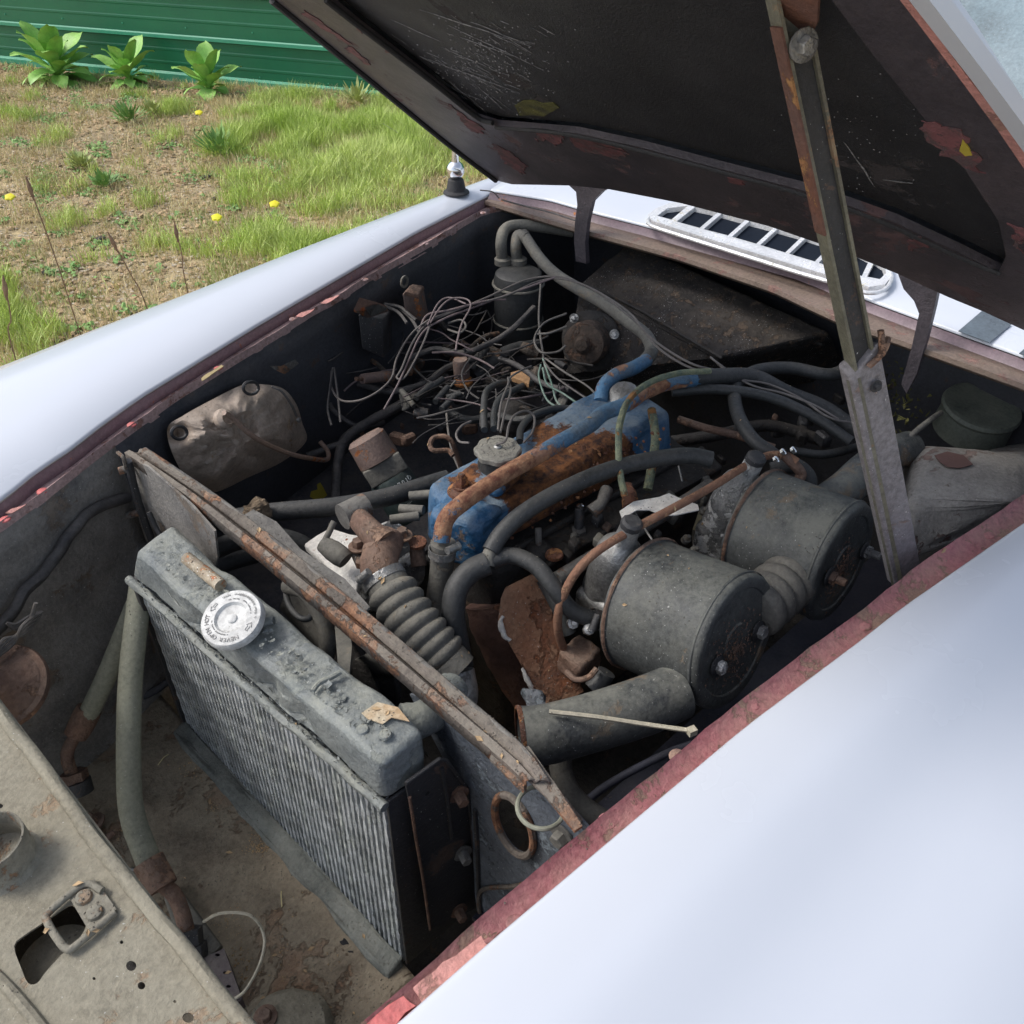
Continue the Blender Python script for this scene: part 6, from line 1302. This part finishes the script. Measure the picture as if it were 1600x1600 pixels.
# broad leaf plants
def leafmesh(L, W_, droop, fold):
    mb = MB(); G = []
    for i in range(9):
        t = i/8; wdt = W_*(.20+.80*math.sin(math.pi*min(1, t**1.5)))*(1 if t < .97 else .35)
        x = L*t; z = L*(.50*t-droop*t*t)
        G.append([V((x, s*wdt/2, z+abs(s)*fold*wdt+.012*math.sin(t*9+s))) for s in (-1, -.5, 0, .5, 1)])
    grid_mb(mb, G); A = mb
    me = bpy.data.meshes.new('leaf'); me.from_pydata([tuple(v) for v in mb.v], [], mb.f); me.materials.append(m_leaf); me.polygons.foreach_set('use_smooth', [True]*len(me.polygons)); return me
LM = [leafmesh(.36, .17, .40, .12), leafmesh(.34, .16, .62, .12), leafmesh(.27, .14, .75, .10), leafmesh(.36, .16, .25, .14)]
random.seed(13)
for (x, y, s, n, lab) in ((95, 130, .98, 30, 'largest broad leaved plant, leftmost against the green wall'), (205, 134, .78, 26, 'middle broad leaved plant against the green wall'), (330, 154, .74, 26, 'rightmost broad leaved plant by the wall, standing alone')):
    p = Z(x, y, 0.0); p.z = gz_(p.x, p.y); e = empty('leafy_plant', p, label=lab, cat='plant', group='broad leaved plants along the wall')
    for i in range(n):
        t = i/n; a = i*2.4; el = math.radians(-12+58*t**.9)
        o = bpy.data.objects.new('leaf', LM[3 if t > .7 else (0 if t > .4 else random.choice([1, 2]))]); COL.objects.link(o); o.parent = e
        o.location = (0, 0, .02+.10*t*s); o.rotation_euler = (random.uniform(-.2, .2), -el, a+random.uniform(-.2, .2)); k = s*random.uniform(.55, 1.18); o.scale = (k, k, k)
    st = tube('stem', [p, p+V((0, 0, .12*s))], [.012, .008], m_leaf, e, seg=6, n=2)
# grass, weeds, litter
def dens(x, y):
    """how green the photograph is at an image place -> chosen once, stored as places on the ground"""
    g = math.exp(-((x-600)/170)**2-((y-230)/75)**2)*1.3+math.exp(-((x-420)/90)**2-((y-400)/40)**2)*.6+math.exp(-((x-380)/60)**2-((y-215)/60)**2)*.7
    g += math.exp(-((x-20)/60)**2-((y-520)/90)**2)*.9+.5*math.exp(-((x-30)/80)**2-((y-190)/30)**2)+.55*math.exp(-((x-500)/140)**2-((y-330)/60)**2)+.3*math.exp(-((x-60)/50)**2-((y-330)/40)**2)
    return g
rng = np.random.default_rng(6)
def blades(n, name, mat, wgt, h, wd_, seed):
    r = np.random.default_rng(seed); vs = []; fs = []; c = 0; tries = 0
    while c < n and tries < n*40:
        tries += 1
        X = r.uniform(-.5, 8); Y = r.uniform(2.3, 9.2)
        p = V((X, Y, 0)); v = p-CP; k = v.dot(FW)
        if k <= 0: continue
        x = 800+F*v.dot(RT)/k; y = 800-F*v.dot(UP)/k
        if x < -80 or x > 840 or y > 640 or y < 60: continue
        if (p-wa).dot(wn) < .03: continue
        cl = noise.noise(V((X*3.2, Y*3.2, seed)))+.45*noise.noise(V((X*9, Y*9, seed)))
        g = wgt(x, y, cl)
        if r.random() > g: continue
        z = gz_(X, Y); a = r.uniform(0, 6.28); hh = h*r.uniform(.45, 1.25)*(.6+.6*min(1, g)); w_ = wd_*r.uniform(.6, 1.3); lx, ly = math.cos(a), math.sin(a); ln = r.uniform(.15, .8)*hh
        b = len(vs); a2 = r.uniform(0, 3.14); sx, sy = math.cos(a2)*w_, math.sin(a2)*w_
        vs += [(X-sx, Y-sy, z-.005), (X+sx, Y+sy, z-.005), (X+lx*ln*.35+sx*.8, Y+ly*ln*.35+sy*.8, z+hh*.6), (X+lx*ln*.35-sx*.8, Y+ly*ln*.35-sy*.8, z+hh*.6), (X+lx*ln, Y+ly*ln, z+hh)]
        fs += [(b, b+1, b+2, b+3), (b+3, b+2, b+4)]; c += 1
    me = bpy.data.meshes.new(name); me.from_pydata(vs, [], fs); me.materials.append(mat); o = bpy.data.objects.new(name, me); link(o, kind='stuff', label=LAB[name], cat='grass')
LAB = {'green_grass': 'bright green grass growing thick towards the car', 'dull_grass': 'thin dull green grass scattered on the soil', 'straw': 'dry straw coloured grass stalks on the soil'}
blades(52000, 'green_grass', m_grass, lambda x, y, c: max(0, .95*dens(x, y)+c*1.1-.38), .11, .0019, 1)
blades(16000, 'dull_grass', m_grass2, lambda x, y, c: max(0, .3*dens(x, y)+c*1.0-.10), .05, .0024, 2)
blades(44000, 'straw', m_straw, lambda x, y, c: max(0, .28+c*.5+.45*dens(x, y)), .06, .0016, 3)
def scatter(n, name, mat, size, wgt, flat, seed, lab, cat):
    r = np.random.default_rng(seed); vs = []; fs = []; c = 0; tries = 0
    while c < n and tries < n*40:
        tries += 1
        X = r.uniform(-.5, 8); Y = r.uniform(2.3, 9.2); p = V((X, Y, 0)); v = p-CP; k = v.dot(FW)
        if k <= 0: continue
        x = 800+F*v.dot(RT)/k; y = 800-F*v.dot(UP)/k
        if x < -60 or x > 800 or y > 620 or y < 60 or (p-wa).dot(wn) < .04: continue
        if r.random() > wgt(x, y, (p-wa).dot(wn)): continue
        z = gz_(X, Y)+.004; s = size*r.uniform(.4, 1.4); b = len(vs); a0 = r.uniform(0, 6.28)
        P = [(X+math.cos(a0+q*1.2566)*s*r.uniform(.6, 1.2), Y+math.sin(a0+q*1.2566)*s*r.uniform(.6, 1.2), z+r.uniform(0, s*flat)) for q in range(5)]
        vs += P+[(X, Y, z+s*flat*r.uniform(.4, 1.2))]; fs += [(b+q, b+(q+1) % 5, b+5) for q in range(5)]; c += 1
    me = bpy.data.meshes.new(name); me.from_pydata(vs, [], fs); me.materials.append(mat); o = bpy.data.objects.new(name, me); link(o, kind='stuff', label=lab, cat=cat)
scatter(14000, 'leaf_litter', m_litter, .013, lambda x, y, d: 1.0 if d < .5 else .3, .8, 4, 'curled brown leaf litter piled along the wall foot', 'leaves')
scatter(16000, 'pebbles', m_pebble, .007, lambda x, y, d: .5, .7, 5, 'small pale stones strewn over the soil', 'stones')
scatter(5200, 'weeds', m_leaf2, .012, lambda x, y, d: min(1, max(0, noise.noise(V((x*.022, y*.045, 4)))*2.2-.25+.25*math.exp(-((x-470)/90)**2-((y-170)/30)**2))), 1.3, 6, 'low blue green weeds in loose patches', 'weeds')
# weed clumps as plants
random.seed(23)
for (x, y, s, lab) in ((205, 198, .16, 'dark green weed tuft between the two left plants and the bare soil'), (240, 188, .12, 'small weed tuft right of the dark one'), (345, 245, .2, 'pale feathery weed clump in mid ground'), (165, 292, .12, 'round blue green weed on the bare patch'), (130, 265, .12, 'upright weed left of the round one'), (560, 172, .2, 'leafy weed clump nearest the right end of the wall')):
    p = Z(x, y, 0); p.z = gz_(p.x, p.y); e = empty('weed_clump', p, label=lab, cat='weed'); mb = MB()
    for i in range(120):
        a = random.random()*6.28; el = random.uniform(.2, 1.3); r = s*random.uniform(.3, 1); d = V((math.cos(a)*math.cos(el), math.sin(a)*math.cos(el), math.sin(el))); q = p+d*r*.6; sd_ = d.cross(V((0, 0, 1))).normalized()*.012
        mb.add([q, q+sd_+d*r*.2, q+d*r*.5, q-sd_+d*r*.2], [(0, 1, 2, 3)])
    mb.build('foliage', m_leaf2 if x % 2 else m_grass2, e, smooth=False)
for (x, y, lab) in ((16, 309, 'yellow flower head low at the left edge'), (311, 177, 'yellow flower head nearest the wall'), (429, 320, 'yellow flower head in the thick grass'), (339, 341, 'yellow flower head just left of the grass edge')):
    p = Z(x, y, .08); e = empty('dandelion', V((p.x, p.y, gz_(p.x, p.y))), label=lab, cat='flower', group='yellow flowers in the grass')
    tube('stalk', [V((p.x, p.y, gz_(p.x, p.y))), p], .002, m_grass, e, seg=5, n=2)
    lathe('flower_head', p, (-.2, -.3, 1), [(0, -.006), (.010, 0), (.026, .004), (.022, .010), (.010, .013), (0, .013)], m_petal, e, seg=14, rmod=lambda a, h: 1+.12*math.cos(9*a))
for (x0, y0, x1, y1, Yd, lab) in ((40, 275, 125, 520, 2.2, 'tall seed stalk, leftmost behind the wing'), (168, 362, 232, 488, 2.1, 'short seed stalk in the middle'), (272, 345, 293, 455, 2.1, 'tall seed stalk, rightmost behind the wing'), (5, 430, 24, 560, 2.0, 'thin stalk at the left edge of the view')):
    a = PY(x0, y0, Yd); b = PY(x1, y1, Yd); g = b+(b-a).normalized()*.0; g = V((b.x+(b.x-a.x)*.6, Yd, gz_(b.x, Yd)))
    e = empty('seed_stalk', g, label=lab, cat='grass stalk', group='tall brown seed stalks')
    tube('stalk', [g, b, b.lerp(a, .5)+V((.003, 0, 0)), a], .0016, m_seed, e, seg=5)
    d = (a-b).normalized(); tube('seed_head', [a-d*.055, a-d*.03, a], [.0018, .006, .001], m_seed, e, seg=7, n=5, jit=.0015, jsc=120)
# a few rocks and a dark slab in the grass
for (x, y, s, lab) in ((323, 277, .05, 'dark pebble above the twig in mid ground'), (335, 309, .035, 'small dark stone just above a yellow flower'), (496, 227, .07, 'grey stone half hidden in the tall green grass'), (158, 379, .05, 'dark stone on the bare soil near the short seed stalk'), (77, 433, .04, 'dark stone closest to the wing at the left')):
    p = Z(x, y, 0); p.z = gz_(p.x, p.y); hexa('stone', box8(p+V((0, 0, s*.2)), (s, 0, 0), (0, s*.8, 0), (0, 0, s*.5)), m_grime if s < .06 else M('grey_stone', (.16, .165, .17), (.11, .115, .12), bump=.6), None, s*.15, jit=.004, label=lab, cat='stone', group='dark stones in the grass')
